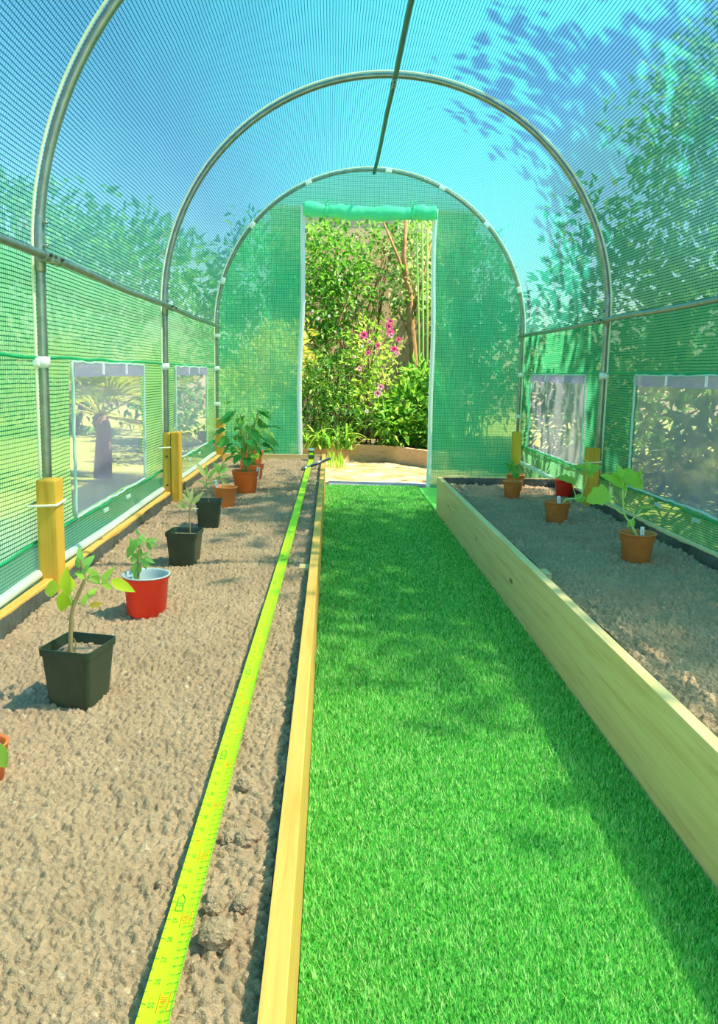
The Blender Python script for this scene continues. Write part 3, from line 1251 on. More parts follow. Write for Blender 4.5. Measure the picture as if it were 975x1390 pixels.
# ------------------------------------------------------------------ pots and plants
def pot_round(root, c, rtop, h, mat, rimh=.28, inner=None, soilz_=.80, taper=.72):
    rb = rtop * taper
    zr = h * (1 - rimh)
    rr_ = rb + (rtop - rb) * (1 - rimh)
    prof = [(rb * .92, 0), (rb, .003), (rb + (rr_ - rb) * .08, h * .08), (rb + (rr_ - rb) * .09 + .0012, h * .09), (rr_ * .965, zr), (rr_ + .0022, zr + .003), (rtop - .001, h * .965),
            (rtop + .0015, h * .97), (rtop + .0015, h), (rtop - .002, h), (rtop - .0032, h * .96), (rr_ - .0035, zr), (rb, h * .3), (0.001, h * .28)]
    mb = MB()
    mb.lathe(prof, 36, c)
    mats = [mat]
    if inner is not None:
        mats = [mat, inner]
        # faces of rim and inside carry the second colour
        n = 36
        for i in range(len(prof) - 1):
            if i >= 6:
                for k in range(n):
                    mb.mi[i * n + k] = 1
    p = mb.build('pot', mats, root, True)
    mb = MB()
    rs_ = (rtop - .004) * (.86 if inner else .95)
    zz = h * soilz_
    rim = []
    prof = [(rs_ * q, zz + .003 * rnd.uniform(-1, 1) + .004 * (1 - q)) for q in (1, .8, .6, .4, .2, .02)]
    mb.lathe(prof, 24, c)
    mb.build('compost', COMPOST, root)
    return p


def pot_square(root, c, w, h, mat, rot, soilz_=.84):
    r = w / 2
    rb = r * .77
    prof = [(rb * .9, 0), (rb, .003), (r * .93, h * .88), (r * .99, h * .885), (r, h), (r * .955, h), (r * .92, h * .88), (rb * .93, h * .3), (.002, h * .28)]
    mb = MB()
    mb.lathe(prof, 48, c, square=True, rot=rot)
    mb.build('pot', mat, root, False)
    mb = MB()
    zz = h * soilz_
    prof = [(r * .90 * q, zz + .003 * rnd.uniform(-1, 1)) for q in (1, .8, .6, .4, .2, .02)]
    mb.lathe(prof, 48, c, square=True, rot=rot)
    # loose crumbs on the compost
    for i in range(40):
        a, b = rnd.uniform(-.8, .8) * r, rnd.uniform(-.8, .8) * r
        X, Y = a * math.cos(rot) - b * math.sin(rot), a * math.sin(rot) + b * math.cos(rot)
        s = rnd.uniform(.0015, .004)
        mb.box((c[0] + X, c[1] + Y, c[2] + zz + s * .4), (s * 2, s * 1.4, s), ROTZ(rnd.uniform(0, 3)))
    mb.build('compost', COMPOST, root)


def pxlen(n, y):
    return n * (y + .1) / FOC


def pxleaf(root, y, tipbase, mat, wfrac=.6, shape='ovate', depth=0., name='leaf', droop=.2, nrm=None, fold=.25):
    """a leaf from base pixel to tip pixel, standing at about distance y"""
    (bx, by), (tx, ty) = tipbase
    b = at(bx, by, 1, y + depth)
    t = at(tx, ty, 1, y + depth + rnd.uniform(-.012, .012))
    d = t - b
    mb = MB()
    nr = Vector(nrm) if nrm else Vector((rnd.uniform(-.5, .5), -1, rnd.uniform(.2, .9)))
    mb.leaf(b, d, nr, d.length, d.length * wfrac, droop, fold, shape)
    return mb.build(name, mat, root, True)


def pxstem(root, y, pts, r, mat, name='stem', depth=0.):
    P = [at(a, b, 1, y + depth) for a, b in pts]
    # smooth
    Q = []
    for i in range(len(P) - 1):
        p0, p1, p2, p3 = P[max(0, i - 1)], P[i], P[i + 1], P[min(len(P) - 1, i + 2)]
        for k in range(5):
            t = k / 5
            Q.append(.5 * ((2 * p1) + (p2 - p0) * t + (2 * p0 - 5 * p1 + 4 * p2 - p3) * t * t + (3 * p1 - p0 - 3 * p2 + p3) * t ** 3))
    Q.append(P[-1])
    n = len(Q)
    mb = MB()
    mb.tube(Q, [r * (1 - .55 * i / n) for i in range(n)], 8)
    return mb.build(name, mat, root, True)


def lab(px, py_base, y, h, label, tilt=0., w=.014, grp='white plant labels'):
    b = at(px, py_base, 1, y)
    rt = Matrix.Rotation(tilt, 3, 'Y') @ Matrix.Rotation(-.12, 3, 'X')
    root = empty('plant_label', b)
    tag(root, label, 'plant label', grp)
    mb = MB()
    mb.box(b + rt @ Vector((0, 0, h / 2 - .012)), (w, .0012, h + .024), rt, bevel=.0005)
    mb.build('tag', LABELW, root)
    mb = MB()
    for k in range(4):
        mb.box(b + rt @ Vector((rnd.uniform(-.001, .001), -.0011, h * (.35 + .14 * k))), (w * rnd.uniform(.3, .6), .0006, .0016), rt)
    mb.build('handwriting', INK, root)


# 1: near square pot with yellowing sapling
def base_of(px, py, z=None):
    p = at(px, py, 2, SZ + .008)
    zz = soilz(p.x, p.y) if z is None else z
    p = at(px, py, 2, zz)
    return Vector((p.x, p.y, zz))


b = base_of(93, 962)
y1 = b.y + .035
root = empty('potted_sapling', (b.x, y1, b.z))
tag(root, 'black square pot with thin sapling and yellow green leaves, nearest the camera', 'potted plant', 'pots on the left bed')
pot_square(root, (b.x + .006, y1 + .005, b.z - .004), .094, .104, BLACKP, -.24)
pxstem(root, y1, [(96, 888), (96, 858), (99, 826), (106, 808), (115, 786), (112, 772), (110, 760)], .0042, STEMB)
for pts in ([(97, 890), (94, 876), (95, 868)], [(99, 889), (103, 876), (100, 866)]):
    pxstem(root, y1, pts, .0018, STEMB, 'support')
for pts in ([(99, 826), (95, 812), (88, 800), (84, 795)], [(102, 818), (112, 816), (126, 808), (130, 806)], [(115, 787), (130, 792), (148, 792)], [(112, 776), (120, 772), (128, 776)], [(106, 808), (98, 800), (95, 798)],
            [(118, 786), (132, 780), (142, 786)]):
    pxstem(root, y1, pts, .0014, STEMG, 'petiole')
for (bb, tt, mt, wf) in (((82, 797), (56, 802), L_YEL, .75), ((90, 808), (88, 770), L_YEL, .42), ((94, 806), (93, 778), L_YEL, .6), ((90, 800), (83, 834), L_YEL, .55), ((94, 808), (98, 828), L_YEL, .6),
                         ((112, 770), (128, 753), L_SEED, .5), ((110, 768), (107, 741), L_SEED, .35), ((108, 772), (103, 755), L_SEED, .5), ((112, 776), (98, 781), L_SEED, .5), ((116, 778), (126, 770), L_LIME, .6),
                         ((124, 774), (134, 793), L_LIME, .55), ((138, 794), (152, 768), L_LIME, .42), ((138, 790), (154, 800), L_LIME, .5), ((150, 787), (184, 803), L_YEL, .42), ((118, 812), (131, 797), L_LIME, .5),
                         ((117, 806), (112, 824), L_LIME, .4), ((115, 786), (104, 778), L_LIME, .5), ((118, 782), (128, 784), L_SEED, .55), ((121, 822), (140, 819), L_BROWN, .42), ((112, 780), (120, 765), L_SEED, .5)):
    pxleaf(root, y1, (bb, tt), mt, wf, 'ovate', rnd.uniform(-.02, .02))

# 2: red pot
b = base_of(195, 839)
yc = b.y + .04
root = empty('potted_seedling', (b.x, yc, b.z))
tag(root, 'bright red round pot with grey rim and drooping green seedling', 'potted plant', 'pots on the left bed')
pot_round(root, (b.x - .002, yc, b.z - .003), .0525, .096, REDP, .12, GREYP, .5, .80)
pxstem(root, yc, [(189, 800), (188, 785), (187, 765), (189, 745), (188, 730)], .0028, STEMB)
for pts in ([(188, 766), (178, 752), (174, 757)], [(188, 745), (200, 735), (212, 740)], [(188, 768), (199, 766), (208, 772)], [(187, 750), (180, 738), (172, 748)]):
    pxstem(root, yc, pts, .0013, STEMG, 'petiole')
for (bb, tt) in (((187, 735), (172, 748)), ((186, 732), (170, 760)), ((190, 732), (184, 748)), ((190, 730), (203, 735)), ((198, 734), (214, 732)), ((200, 736), (206, 750)), ((204, 735), (213, 742)), ((188, 726), (184, 718)),
                 ((190, 765), (180, 792)), ((186, 765), (174, 780)), ((190, 758), (204, 770)), ((196, 756), (210, 764)), ((192, 754), (202, 750)), ((186, 750), (176, 768)), ((197, 762), (196, 776)), ((188, 740), (195, 722)), ((182, 745), (176, 730)), ((192, 745), (186, 764))):
    pxleaf(root, yc, (bb, tt), L_SEED, .42, 'tom', rnd.uniform(-.02, .02), droop=.35)
lab(178, 792, yc + .01, .018, 'pair of pale plant labels leaning inside the bright red pot', -.15, .016)

# 3,4: dark square pots
for (px, py, w, stem, lv, name) in ((248, 768, .093, [(258, 727), (258, 712), (257, 698), (259, 684), (258, 672)],
                                     [((257, 688), (240, 678)), ((258, 684), (247, 667)), ((258, 682), (262, 662)), ((259, 686), (272, 676)), ((259, 684), (276, 668)), ((256, 690), (236, 684)), ((258, 676), (253, 660)), ((260, 690), (270, 690)), ((257, 680), (246, 676))],
                                     'black square pot with spindly withering seedling, just behind the red pot'),
                                    (282, 717, .092, [(284, 690), (283, 675), (281, 660), (280, 645)],
                                     [((281, 650), (266, 625)), ((279, 648), (270, 634)), ((281, 652), (292, 640)), ((282, 648), (296, 632)), ((280, 656), (268, 652)), ((281, 658), (294, 652)), ((281, 645), (280, 630)), ((283, 655), (274, 664))],
                                     'dark square pot with wispy grey green seedling, third pot behind the red one')):
    b = base_of(px, py)
    yc = b.y + .035
    root = empty('potted_seedling', (b.x, yc, b.z))
    if 'third' in name:
        name = 'dark green black square pot in front of the terracotta pots, left bed'
    tag(root, name, 'potted plant', 'pots on the left bed')
    pot_square(root, (b.x, yc, b.z - .003), w, .100, BLACKP, -.10 if px < 260 else .06)
    pxstem(root, yc, stem, .002, STEMB)
    for k, (bb, tt) in enumerate(lv):
        pxleaf(root, yc, (bb, tt), L_WITH if px < 260 else (L_WITH if k < 3 else L_SEED), .25, 'lance', rnd.uniform(-.02, .02))
lab(265, 686, base_of(282, 717).y + .03, .022, 'thin white plant label in the second dark square pot', -.1, .008)

# 5: terracotta
b = base_of(304, 690)
yc = b.y + .04
root = empty('potted_seedling', (b.x, yc, b.z))
tag(root, 'brown terracotta pot with wispy seedling, in front of the bushy pepper plant', 'potted plant', 'pots on the left bed')
pot_round(root, (b.x, yc, b.z - .003), .050, .088, TERRA, .30)
pxstem(root, yc, [(303, 664), (301, 652), (298, 642), (300, 632)], .002, STEMG)
for k, (bb, tt) in enumerate((((299, 645), (288, 636)), ((299, 642), (290, 626)), ((300, 640), (304, 624)), ((300, 642), (312, 634)), ((301, 646), (314, 646)), ((300, 648), (290, 650)), ((301, 650), (311, 658)), ((299, 638), (295, 628)), ((301, 640), (309, 628)))):
    pxleaf(root, yc, (bb, tt), L_SEED if k % 2 else L_WITH, .4, 'tom', rnd.uniform(-.02, .02))
lab(295, 663, yc - .01, .036, 'white plant label leaning in the brown terracotta pot', -.22, .010)


# bushy pepper plants
def bushy(root, c, z0, h, rx, n, lmin, lmax, mat, seed, twig=STEMG, droop=.35, wf=.55, shape='ovate'):
    g = random.Random(seed)
    mbs, mbl = MB(), MB()
    for i in range(n):
        t = g.uniform(.25, 1)
        a = g.uniform(0, 2 * PI)
        k = (math.sin(min(1, t * 1.15) * PI * .72)) * g.uniform(.45, 1)
        p = Vector((c[0] + rx * k * math.cos(a), c[1] + rx * k * math.sin(a), z0 + h * t * g.uniform(.85, 1.05)))
        q = Vector((c[0] + rx * .15 * math.cos(a), c[1] + rx * .15 * math.sin(a), z0 + h * t * .55))
        if i < n * .5:
            mbs.tube([q, (q + p) / 2 + Vector((0, 0, .01)), p], [.002, .0015, .001], 5)
        d = Vector((math.cos(a) * 1, math.sin(a), g.uniform(-.7, .35)))
        Lg = g.uniform(lmin, lmax)
        mbl.leaf(p, d, Vector((g.uniform(-.4, .4), g.uniform(-.8, .1), 1)), Lg, Lg * wf, droop, .3, shape)
    for k in range(3):
        a = k * 2.1
        mbs.tube([(c[0] + .004 * math.cos(a), c[1] + .004 * math.sin(a), z0), (c[0] + .3 * rx * math.cos(a) * .5, c[1] + .3 * rx * math.sin(a) * .5, z0 + h * .5),
                  (c[0] + .5 * rx * math.cos(a), c[1] + .5 * rx * math.sin(a), z0 + h * .85)], [.0045, .0035, .002], 7)
    mbs.build('stem', twig, root, True)
    mbl.build('foliage', mat, root, True)


for (px, py, rt_, h, mat, lbl, bsh) in ((332, 670, .064, .105, ORANGE, 'orange plastic pot holding the large bushy dark leaved pepper plant', (.33, .125, 80, .035, .080, L_PEPPER, 5)),
                                        (341, 640, .062, .100, ORANGE, 'orange pot directly behind the bushy pepper plant, leaves paler', (.27, .10, 34, .035, .06, L_LIME, 6)),
                                        (340, 622, .074, .110, ORANGE, 'farthest orange pot on the left bed by the end wall', (.12, .06, 14, .02, .04, L_MID, 9))):
    b = base_of(px, py)
    if py == 622:
        b = Vector((at(340, 622, 1, 4.55).x, 4.55, SZ))
    if py == 640:
        b = Vector((at(341, 640, 1, 3.95).x, 3.95, SZ))
    yc = b.y + rt_ * .7
    root = empty('potted_pepper', (b.x, yc, b.z))
    tag(root, lbl, 'potted plant', 'pots on the left bed')
    pot_round(root, (b.x, yc, b.z - .003), rt_, h, mat, .26, None, .86)
    bushy(root, (b.x + (.008 if py == 640 else 0), yc), b.z + h * .8, bsh[0], bsh[1], bsh[2], bsh[3], bsh[4], bsh[5], bsh[6])
    if py == 670:
        lab(350, 643, yc - .01, .03, 'small white plant label at the rim of the bushy pepper pot', .12, .016)

# pot peeping in at the left edge
b = base_of(-34, 1078)
root = empty('potted_seedling', (b.x, b.y + .04, b.z))
tag(root, 'orange pot cut off by the left edge of the photo, green leaf showing', 'potted plant', 'pots on the left bed')
pot_round(root, (b.x, b.y + .04, b.z - .003), .0265 * 1.0 + .0, .055, ORANGE, .26)
pxstem(root, b.y + .04, [(-32, 1040), (-28, 1015), (-18, 1008)], .002, STEMG)
pxleaf(root, b.y + .04, ((-16, 1006), (9, 1046)), L_LIME, .6, nrm=(.2, -1, .4), depth=-.055)
pxleaf(root, b.y + .04, ((-16, 1010), (-40, 1000)), L_SEED, .6)

# right bed pots
for (px, py, r_, h, mat, lbl, gap) in ((697, 678, .046, .088, TERRA, 'pale terracotta pot at the far end of the right bed, in front', 0),
                                       (698, 655, .046, .088, TERRA, 'terracotta pot with drooping seedling behind the pale terracotta pot', 1),
                                       (759, 711, .053, .088, TERRA, 'terracotta pot with sprawling squash seedling, middle of right bed', 2),
                                       (768, 676, .048, .088, REDP, 'reddish pot half hidden behind the squash pot in right bed', 3),
                                       (870, 765, .057, .095, TERRA, 'terracotta pot with large squash plant, nearest on the right bed', 4)):
    b = base_of(px, py)
    if gap == 1:
        b = Vector((at(699, 655, 1, 3.86).x, 3.82, SZ))
    yc = b.y + r_ * .7
    root = empty('potted_squash' if gap in (2, 4) else 'potted_seedling', (b.x, yc, b.z))
    tag(root, lbl, 'potted plant', 'pots on the right bed')
    pot_round(root, (b.x, yc, b.z - .003), r_, h, mat, .26, None, .78)
    if gap == 1:
        pxstem(root, yc - .02, [(697, 645), (696, 637)], .002, STEMG)
        for bb, tt in (((697, 638), (687, 628)), ((698, 638), (706, 630)), ((697, 638), (700, 652)), ((696, 636), (690, 640)), ((700, 636), (708, 640)), ((696, 636), (697, 624))):
            pxleaf(root, yc - .03, (bb, tt), L_PEPPER, .5, depth=-.05)
    if gap == 0:
        pxstem(root, yc, [(699, 656), (699, 648)], .002, STEMG)
        pxleaf(root, yc, ((699, 650), (700, 634)), L_PEPPER, .5)
        pxleaf(root, yc, ((699, 650), (706, 642)), L_PEPPER, .5)
    if gap == 3:
        pxstem(root, yc, [(772, 660), (774, 652)], .002, STEMG)
        pxleaf(root, yc, ((773, 655), (780, 648)), L_SQUASH, .6)
    if gap == 2:
        pxstem(root, yc, [(764, 684), (769, 678), (777, 677), (787, 676), (791, 668), (795, 655), (798, 642), (800, 636)], .004, STEMS)
        pxstem(root, yc, [(783, 676), (779, 664), (777, 654)], .0025, STEMS, 'petiole')
        for bb, tt, w, n3, sh in (((779, 655), (757, 645), .8, (0, -.55, 1), 'lobed'), ((798, 640), (779, 629), .8, (.1, -.35, 1), 'lobed'), ((799, 640), (817, 630), .9, (-.2, -.7, 1), 'lobed'), ((782, 678), (797, 674), .9, (0, -1, 1), 'lobed'),
                                  ((798, 640), (806, 648), .8, (0, -1, .5), 'lobed'), ((799, 636), (797, 624), .7, (0, -1, .5), 'lobed')):
            pxleaf(root, yc, (bb, tt), L_SQUASH, w, sh, 0, nrm=n3)
    if gap == 4:
        pxstem(root, yc, [(867, 733), (861, 720), (855, 709), (848, 698), (846, 677), (846, 656), (845, 646)], .0046, STEMS)
        pxstem(root, yc, [(849, 698), (840, 694), (828, 682), (820, 674)], .0028, STEMS, 'petiole')
        pxstem(root, yc, [(856, 708), (865, 698), (873, 689)], .0026, STEMS, 'petiole')
        pxstem(root, yc, [(848, 676), (851, 662), (853, 652)], .0026, STEMS, 'petiole')
        for bb, tt, w, n3 in (((824, 668), (796, 681), .95, (.1, -1, .35)), ((848, 660), (818, 642), .62, (.1, -.8, .9)), ((850, 646), (876, 662), 1.0, (.3, -1, .7)), ((868, 640), (875, 660), .7, (1, -.6, .3)),
                              ((846, 648), (832, 640), .8, (0, -.6, 1)), ((846, 646), (856, 634), .8, (0, -.6, 1)), ((846, 650), (840, 630), .6, (0, -1, .6)), ((872, 690), (891, 689), .5, (0, -.25, 1)), ((856, 706), (853, 716), .8, (0, -1, .4)), ((857, 706), (862, 716), .7, (0, -1, .4))):
            pxleaf(root, yc, (bb, tt), L_SQUASH, w, 'lobed', 0, nrm=n3, droop=.15)
y12 = base_of(870, 765).y + .03
lab(872, 733, y12, .042, 'white plant label in the nearest squash pot on the right bed', .0, .013)
lab(759, 685, base_of(759, 711).y + .02, .035, 'white plant label in the middle squash pot on the right bed', -.05, .013)

# ------------------------------------------------------------------ ground outside
def slab(name, x0, x1, y0, y1, z, mat, label=None, kind='structure', cat='ground'):
    mb = MB()
    mb.box(((x0 + x1) / 2, (y0 + y1) / 2, z - .02), (x1 - x0, y1 - y0, .04))
    o = mb.build(name, mat)
    tag(o, label, cat, kind=kind)
    return o


slab('floor', -1.2, 1.6, -1.2, 5.02, -.004, GRAVEL, 'bare ground under the tunnel')
slab('ground', -14, 14, -8, 16, -.025, LAWN, 'sunny yellow green lawn around the tunnel')
slab('ground', -1.3, 2.2, 5.02, 8.6, -.0, GRAVEL, 'sunlit sandy ground outside the doorway')
slab('paving', -2.2, -1.05, 1.2, 3.75, -.0, SLAB, 'grey paving beside the tunnel seen through the left window')
mb = MB()
mb.box((.32, 5.12, .004), (.66, .19, .008), bevel=.003)
tag(mb.build('threshold_strip', WEED), 'grey strip of membrane on the ground across the doorway', 'ground sheet')

# timber edging of the border
segs = [(at(392, 623, 2, 0), at(474, 624, 2, 0)), (at(474, 624, 2, 0), at(526, 626, 2, 0)), (at(526, 626, 2, 0), at(606, 638, 2, 0))]
for k, (a, b) in enumerate(segs):
    a, b = Vector((a.x, a.y, 0)), Vector((b.x, b.y, 0))
    d = b - a
    mb = MB()
    mb.box((a + b) / 2 + Vector((0, 0, .065)), (d.length - .006, .045, .14), ROTZ(math.atan2(d.y, d.x)), bevel=.004)
    o = mb.build('border_edging', SLEEP)
    tag(o, ['left timber board edging the flower border beyond the doorway', 'middle timber board edging the flower border beyond the doorway', 'right angled timber board edging the flower border beyond the doorway'][k], 'edging board', 'timber edging of the flower border')
mb = MB()
a, b, c_, d_ = segs[0][0], segs[0][1], segs[2][0], segs[2][1]
poly = [(a.x - .5, a.y, .10), (a.x, a.y + .02, .10), (b.x, b.y + .02, .10), (c_.x, c_.y + .02, .10), (d_.x, d_.y + .02, .10), (d_.x + .6, d_.y, .10), (2, 8.2, .10), (-1.4, 8.2, .10)]
mb.add(poly + [(x, y, -.02) for x, y, z in poly], [tuple(range(8))] + [(i, (i + 1) % 8, (i + 1) % 8 + 8, i + 8) for i in range(8)])
tag(mb.build('border_soil', BEDSOIL), 'dark soil of the flower border behind the edging', 'soil', kind='stuff')

# garden wall behind the border
mb = MB()
mb.box((.40, 8.3, 1.19), (2.1, .10, 2.38))
mb.box((.40, 8.3, 2.395), (2.14, .14, .03))
tag(mb.build('garden_wall', FENCEM), 'tan garden wall standing behind the flowering shrubs', 'garden wall', kind='structure')

# ------------------------------------------------------------------ foliage
TEMPL = {'ovate': ([(0, 0, 0), (.35, -.5, .12), (.35, .5, .12), (1, 0, -.12)], [(0, 1, 3), (0, 3, 2)]),
         'lance': ([(0, 0, 0), (.4, -.5, .06), (.4, .5, .06), (1, 0, -.2)], [(0, 1, 3), (0, 3, 2)])}


def leafcloud(P, D, Nn, L, W, shape='ovate'):
    P, D, Nn = np.asarray(P, float), np.asarray(D, float), np.asarray(Nn, float)
    D /= np.linalg.norm(D, axis=1, keepdims=True)
    S = np.cross(D, Nn)
    S /= np.linalg.norm(S, axis=1, keepdims=True) + 1e-9
    Nn = np.cross(S, D)
    tv, tf = TEMPL[shape]
    V = np.stack([P + D * (L * a)[:, None] + S * (W * b)[:, None] + Nn * (L * c)[:, None] for a, b, c in tv], 1)
    n = len(P)
    F = (np.array(tf)[None] + (np.arange(n) * len(tv))[:, None, None]).reshape(-1, 3)
    return V.reshape(-1, 3), F


def blobs(g, n, blobl, shell=.55):
    """points in the outer shells of a list of ellipsoids (cx,cy,cz,rx,ry,rz)"""
    B = np.array(blobl, float)
    w = B[:, 3] * B[:, 4] * B[:, 5]
    idx = g.choice(len(B), n, p=w / w.sum())
    d = g.normal(size=(n, 3))
    d /= np.linalg.norm(d, axis=1, keepdims=True)
    r = shell + (1 - shell) * g.random(n) ** .7
    lump = 1 + .22 * np.sin(d[:, 0] * 7 + idx) * np.sin(d[:, 2] * 6 + idx * 2) + .1 * np.sin(d[:, 1] * 13)
    return B[idx, :3] + d * (r * lump)[:, None] * B[idx, 3:], d


def shrub(name, blobl, n, lsize, mat, label, cat, seed, group=None, trunk=None, shape='ovate', wf=.5, up=.3, stems=None, tmat=BARK, shell=.35, base=None, extra=None):
    g = np.random.default_rng(seed)
    bx, by = np.mean([b[0] for b in blobl]), np.mean([b[1] for b in blobl])
    root = empty(name, (bx, by, 0 if base is None else base))
    tag(root, label, cat, group)
    P, d = blobs(g, n, blobl, shell)
    D = d + g.normal(size=(n, 3)) * .7 + np.array([0, 0, -.25 + up])
    Nn = np.array([0, 0, 1.0]) + g.normal(size=(n, 3)) * .5
    L = lsize * g.uniform(.6, 1.4, n)
    V, F = leafcloud(P, D, Nn, L, L * wf, shape)
    npmesh('foliage', V, F, mat, root)
    if extra:
        for nm, n2, l2, m2 in extra:
            P, d = blobs(g, n2, blobl, .6)
            V, F = leafcloud(P, d + g.normal(size=(n2, 3)) * .6, np.array([0, 0, 1.0]) + g.normal(size=(n2, 3)) * .5, l2 * g.uniform(.6, 1.3, n2), l2 * .5 * g.uniform(.6, 1.3, n2), shape)
            npmesh(nm, V, F, m2, root)
    mb = MB()
    rg = random.Random(seed)
    z0 = 0 if base is None else base
    for k in range(stems if stems is not None else 8):
        b = blobl[rg.randrange(len(blobl))]
        e = Vector((b[0] + rg.uniform(-.5, .5) * b[3], b[1] + rg.uniform(-.5, .5) * b[4], b[2] + rg.uniform(-.2, .7) * b[5]))
        s0 = Vector(trunk) if trunk else Vector((bx + rg.uniform(-.15, .15), by + rg.uniform(-.1, .1), z0))
        mid = s0.lerp(e, .5) + Vector((rg.uniform(-.1, .1), rg.uniform(-.1, .1), .12))
        r0 = max(.006, .02 * (b[3]))
        mb.tube([s0, mid, e], [r0, r0 * .7, r0 * .35], 6)
    mb.build('branches', tmat, root, True)
    return root


def P3(px, py, y):
    return at(px, py, 1, y)


def flowers(root, pts, y, mat, r, name='flower', petals=9, seed=1):
    g = random.Random(seed)
    for (px, py, s) in pts:
        c = P3(px, py, y)
        mb = MB()
        for ring, (k, tilt) in enumerate(((petals, .25), (petals - 2, .8), (5, 1.3))):
            for i in range(k):
                a = 2 * PI * i / k + ring * .4
                d = Vector((math.cos(a) * math.cos(tilt), -math.sin(tilt), math.sin(a) * math.cos(tilt)))
                mb.leaf(c, d, Vector((0, -1, 0)), r * s * (1 - .2 * ring), r * s * .8, -.1, .3, 'ovate')
        mb.build(name, mat, root, True)


# doorway border, seen from about 6.4 m to 8 m
def blob_px(px, py, y, rxp, rzp, ry):
    c = P3(px, py, y)
    k = (y + .2) / FOC
    return (c.x, c.y, c.z, rxp * k, ry, rzp * k)


BZ = .10
# climbing shrub, upper left and centre
shrub('climbing_rose', [blob_px(450, 355, 7.6, 60, 45, .3), blob_px(430, 420, 7.5, 42, 50, .3), blob_px(470, 400, 7.5, 50, 45, .3), blob_px(450, 470, 7.4, 40, 35, .25)], 2600, .062, L_MID,
      'tall leafy climbing shrub with white blooms, left side of the doorway view', 'shrub', 101, 'shrubs in the border beyond the doorway', base=BZ, stems=16, extra=[('highlight_leaves', 420, .045, L_PALE)])  # extra leaves in a pale colour stand in for white highlights
ro = bpy.data.objects['climbing_rose']
flowers(ro, [(461, 380, 1), (475, 397, .9), (414, 409, 1), (447, 429, 1.1), (432, 432, 1.2), (462, 375, .8), (425, 422, .9), (455, 450, .8)], 7.15, PETW, .014, 'white_flower')
shrub('variegated_shrub', [blob_px(560, 355, 7.7, 35, 40, .3), blob_px(555, 395, 7.5, 36, 35, .3), blob_px(570, 325, 7.8, 30, 30, .3), blob_px(590, 430, 7.6, 20, 40, .3)], 1500, .055, L_PALE,
      'pale variegated shrub with cream leaves, upper right of the doorway view', 'shrub', 102, 'shrubs in the border beyond the doorway', base=BZ, stems=10, extra=[('green_leaves', 900, .06, L_MID)])
shrub('climbing_shrub', [blob_px(490, 318, 8.0, 90, 25, .2), blob_px(440, 320, 7.9, 40, 30, .2), blob_px(530, 330, 8.0, 40, 30, .2)], 450, .07, L_MID,
      'sparse arching shrub with bare stems across the top of the doorway', 'shrub', 103, 'shrubs in the border beyond the doorway', base=BZ, stems=22)
# pink rose bush
rb_ = shrub('rose_bush', [blob_px(505, 470, 7.0, 38, 38, .22), blob_px(520, 520, 6.9, 34, 32, .22), blob_px(495, 545, 6.8, 30, 30, .2)], 900, .05, L_LIME,
            'rose bush with pink flowers in the middle of the doorway view', 'rose bush', 104, 'shrubs in the border beyond the doorway', base=BZ, stems=14)
flowers(rb_, [(494, 455, 1.5), (528, 443, 1.4), (530, 452, 1.5), (541, 461, 1.), (513, 469, 1.), (535, 474, 1.3), (500, 479, .9), (530, 436, 1.)], 6.62, PETP, .027, 'pink_flower')
flowers(rb_, [(517, 525, 1.2), (513, 534, 1.4), (531, 455, 1.), (502, 464, .8), (540, 480, .8), (488, 500, .9)], 6.55, PETL, .026, 'pale_pink_flower')
flowers(rb_, [(498, 558, 1.4), (492, 470, 1.), (506, 600, 1.1), (482, 484, .9)], 6.50, PETW, .014, 'white_flower')
shrub('leafy_shrub', [blob_px(560, 560, 6.75, 36, 42, .3), blob_px(535, 575, 6.6, 30, 32, .25), blob_px(575, 520, 6.9, 28, 32, .25), blob_px(590, 585, 6.6, 26, 30, .25)], 1500, .085, L_MID,
      'dense bright green leafy shrub low on the right beyond the doorway', 'shrub', 105, 'shrubs in the border beyond the doorway', base=BZ, up=.8, wf=.36, shape='lance', stems=10, tmat=STEMG,
      extra=[('young_leaves', 500, .075, L_LIME)])
shrub('jasmine_bush', [blob_px(445, 515, 6.9, 42, 38, .25), blob_px(425, 545, 6.8, 30, 35, .25), blob_px(465, 560, 6.7, 36, 35, .25)], 2200, .05, L_DARK,
      'dark fine leaved bush below the climbing shrub, left of the roses', 'shrub', 106, 'shrubs in the border beyond the doorway', base=BZ, wf=.34, shape='lance', stems=10, tmat=STEMG,
      extra=[('young_leaves', 300, .05, L_LIME)])
# side thickets behind the end wall, dim through the sheeting
shrub('golden_shrub', [blob_px(380, 500, 7.0, 45, 60, .3), blob_px(330, 540, 6.8, 40, 50, .3)], 1500, .07, L_GOLD,
      'golden yellow shrub blurred behind the end wall left of the doorway', 'shrub', 107, 'shrubs in the border beyond the doorway', base=BZ)
shrub('thicket', [blob_px(350, 380, 8.0, 70, 80, .4), blob_px(300, 450, 7.8, 40, 60, .4)], 2400, .08, L_MID,
      'green thicket seen dimly through the end wall on the left', 'shrub', 108, 'shrubs in the border beyond the doorway', base=BZ)
shrub('thicket', [blob_px(640, 400, 7.9, 50, 90, .4), blob_px(680, 480, 7.6, 50, 90, .4), blob_px(630, 540, 7.2, 40, 50, .4)], 3400, .08, L_DARK,
      'dark green thicket seen dimly through the end wall on the right', 'shrub', 109, 'shrubs in the border beyond the doorway', base=BZ)

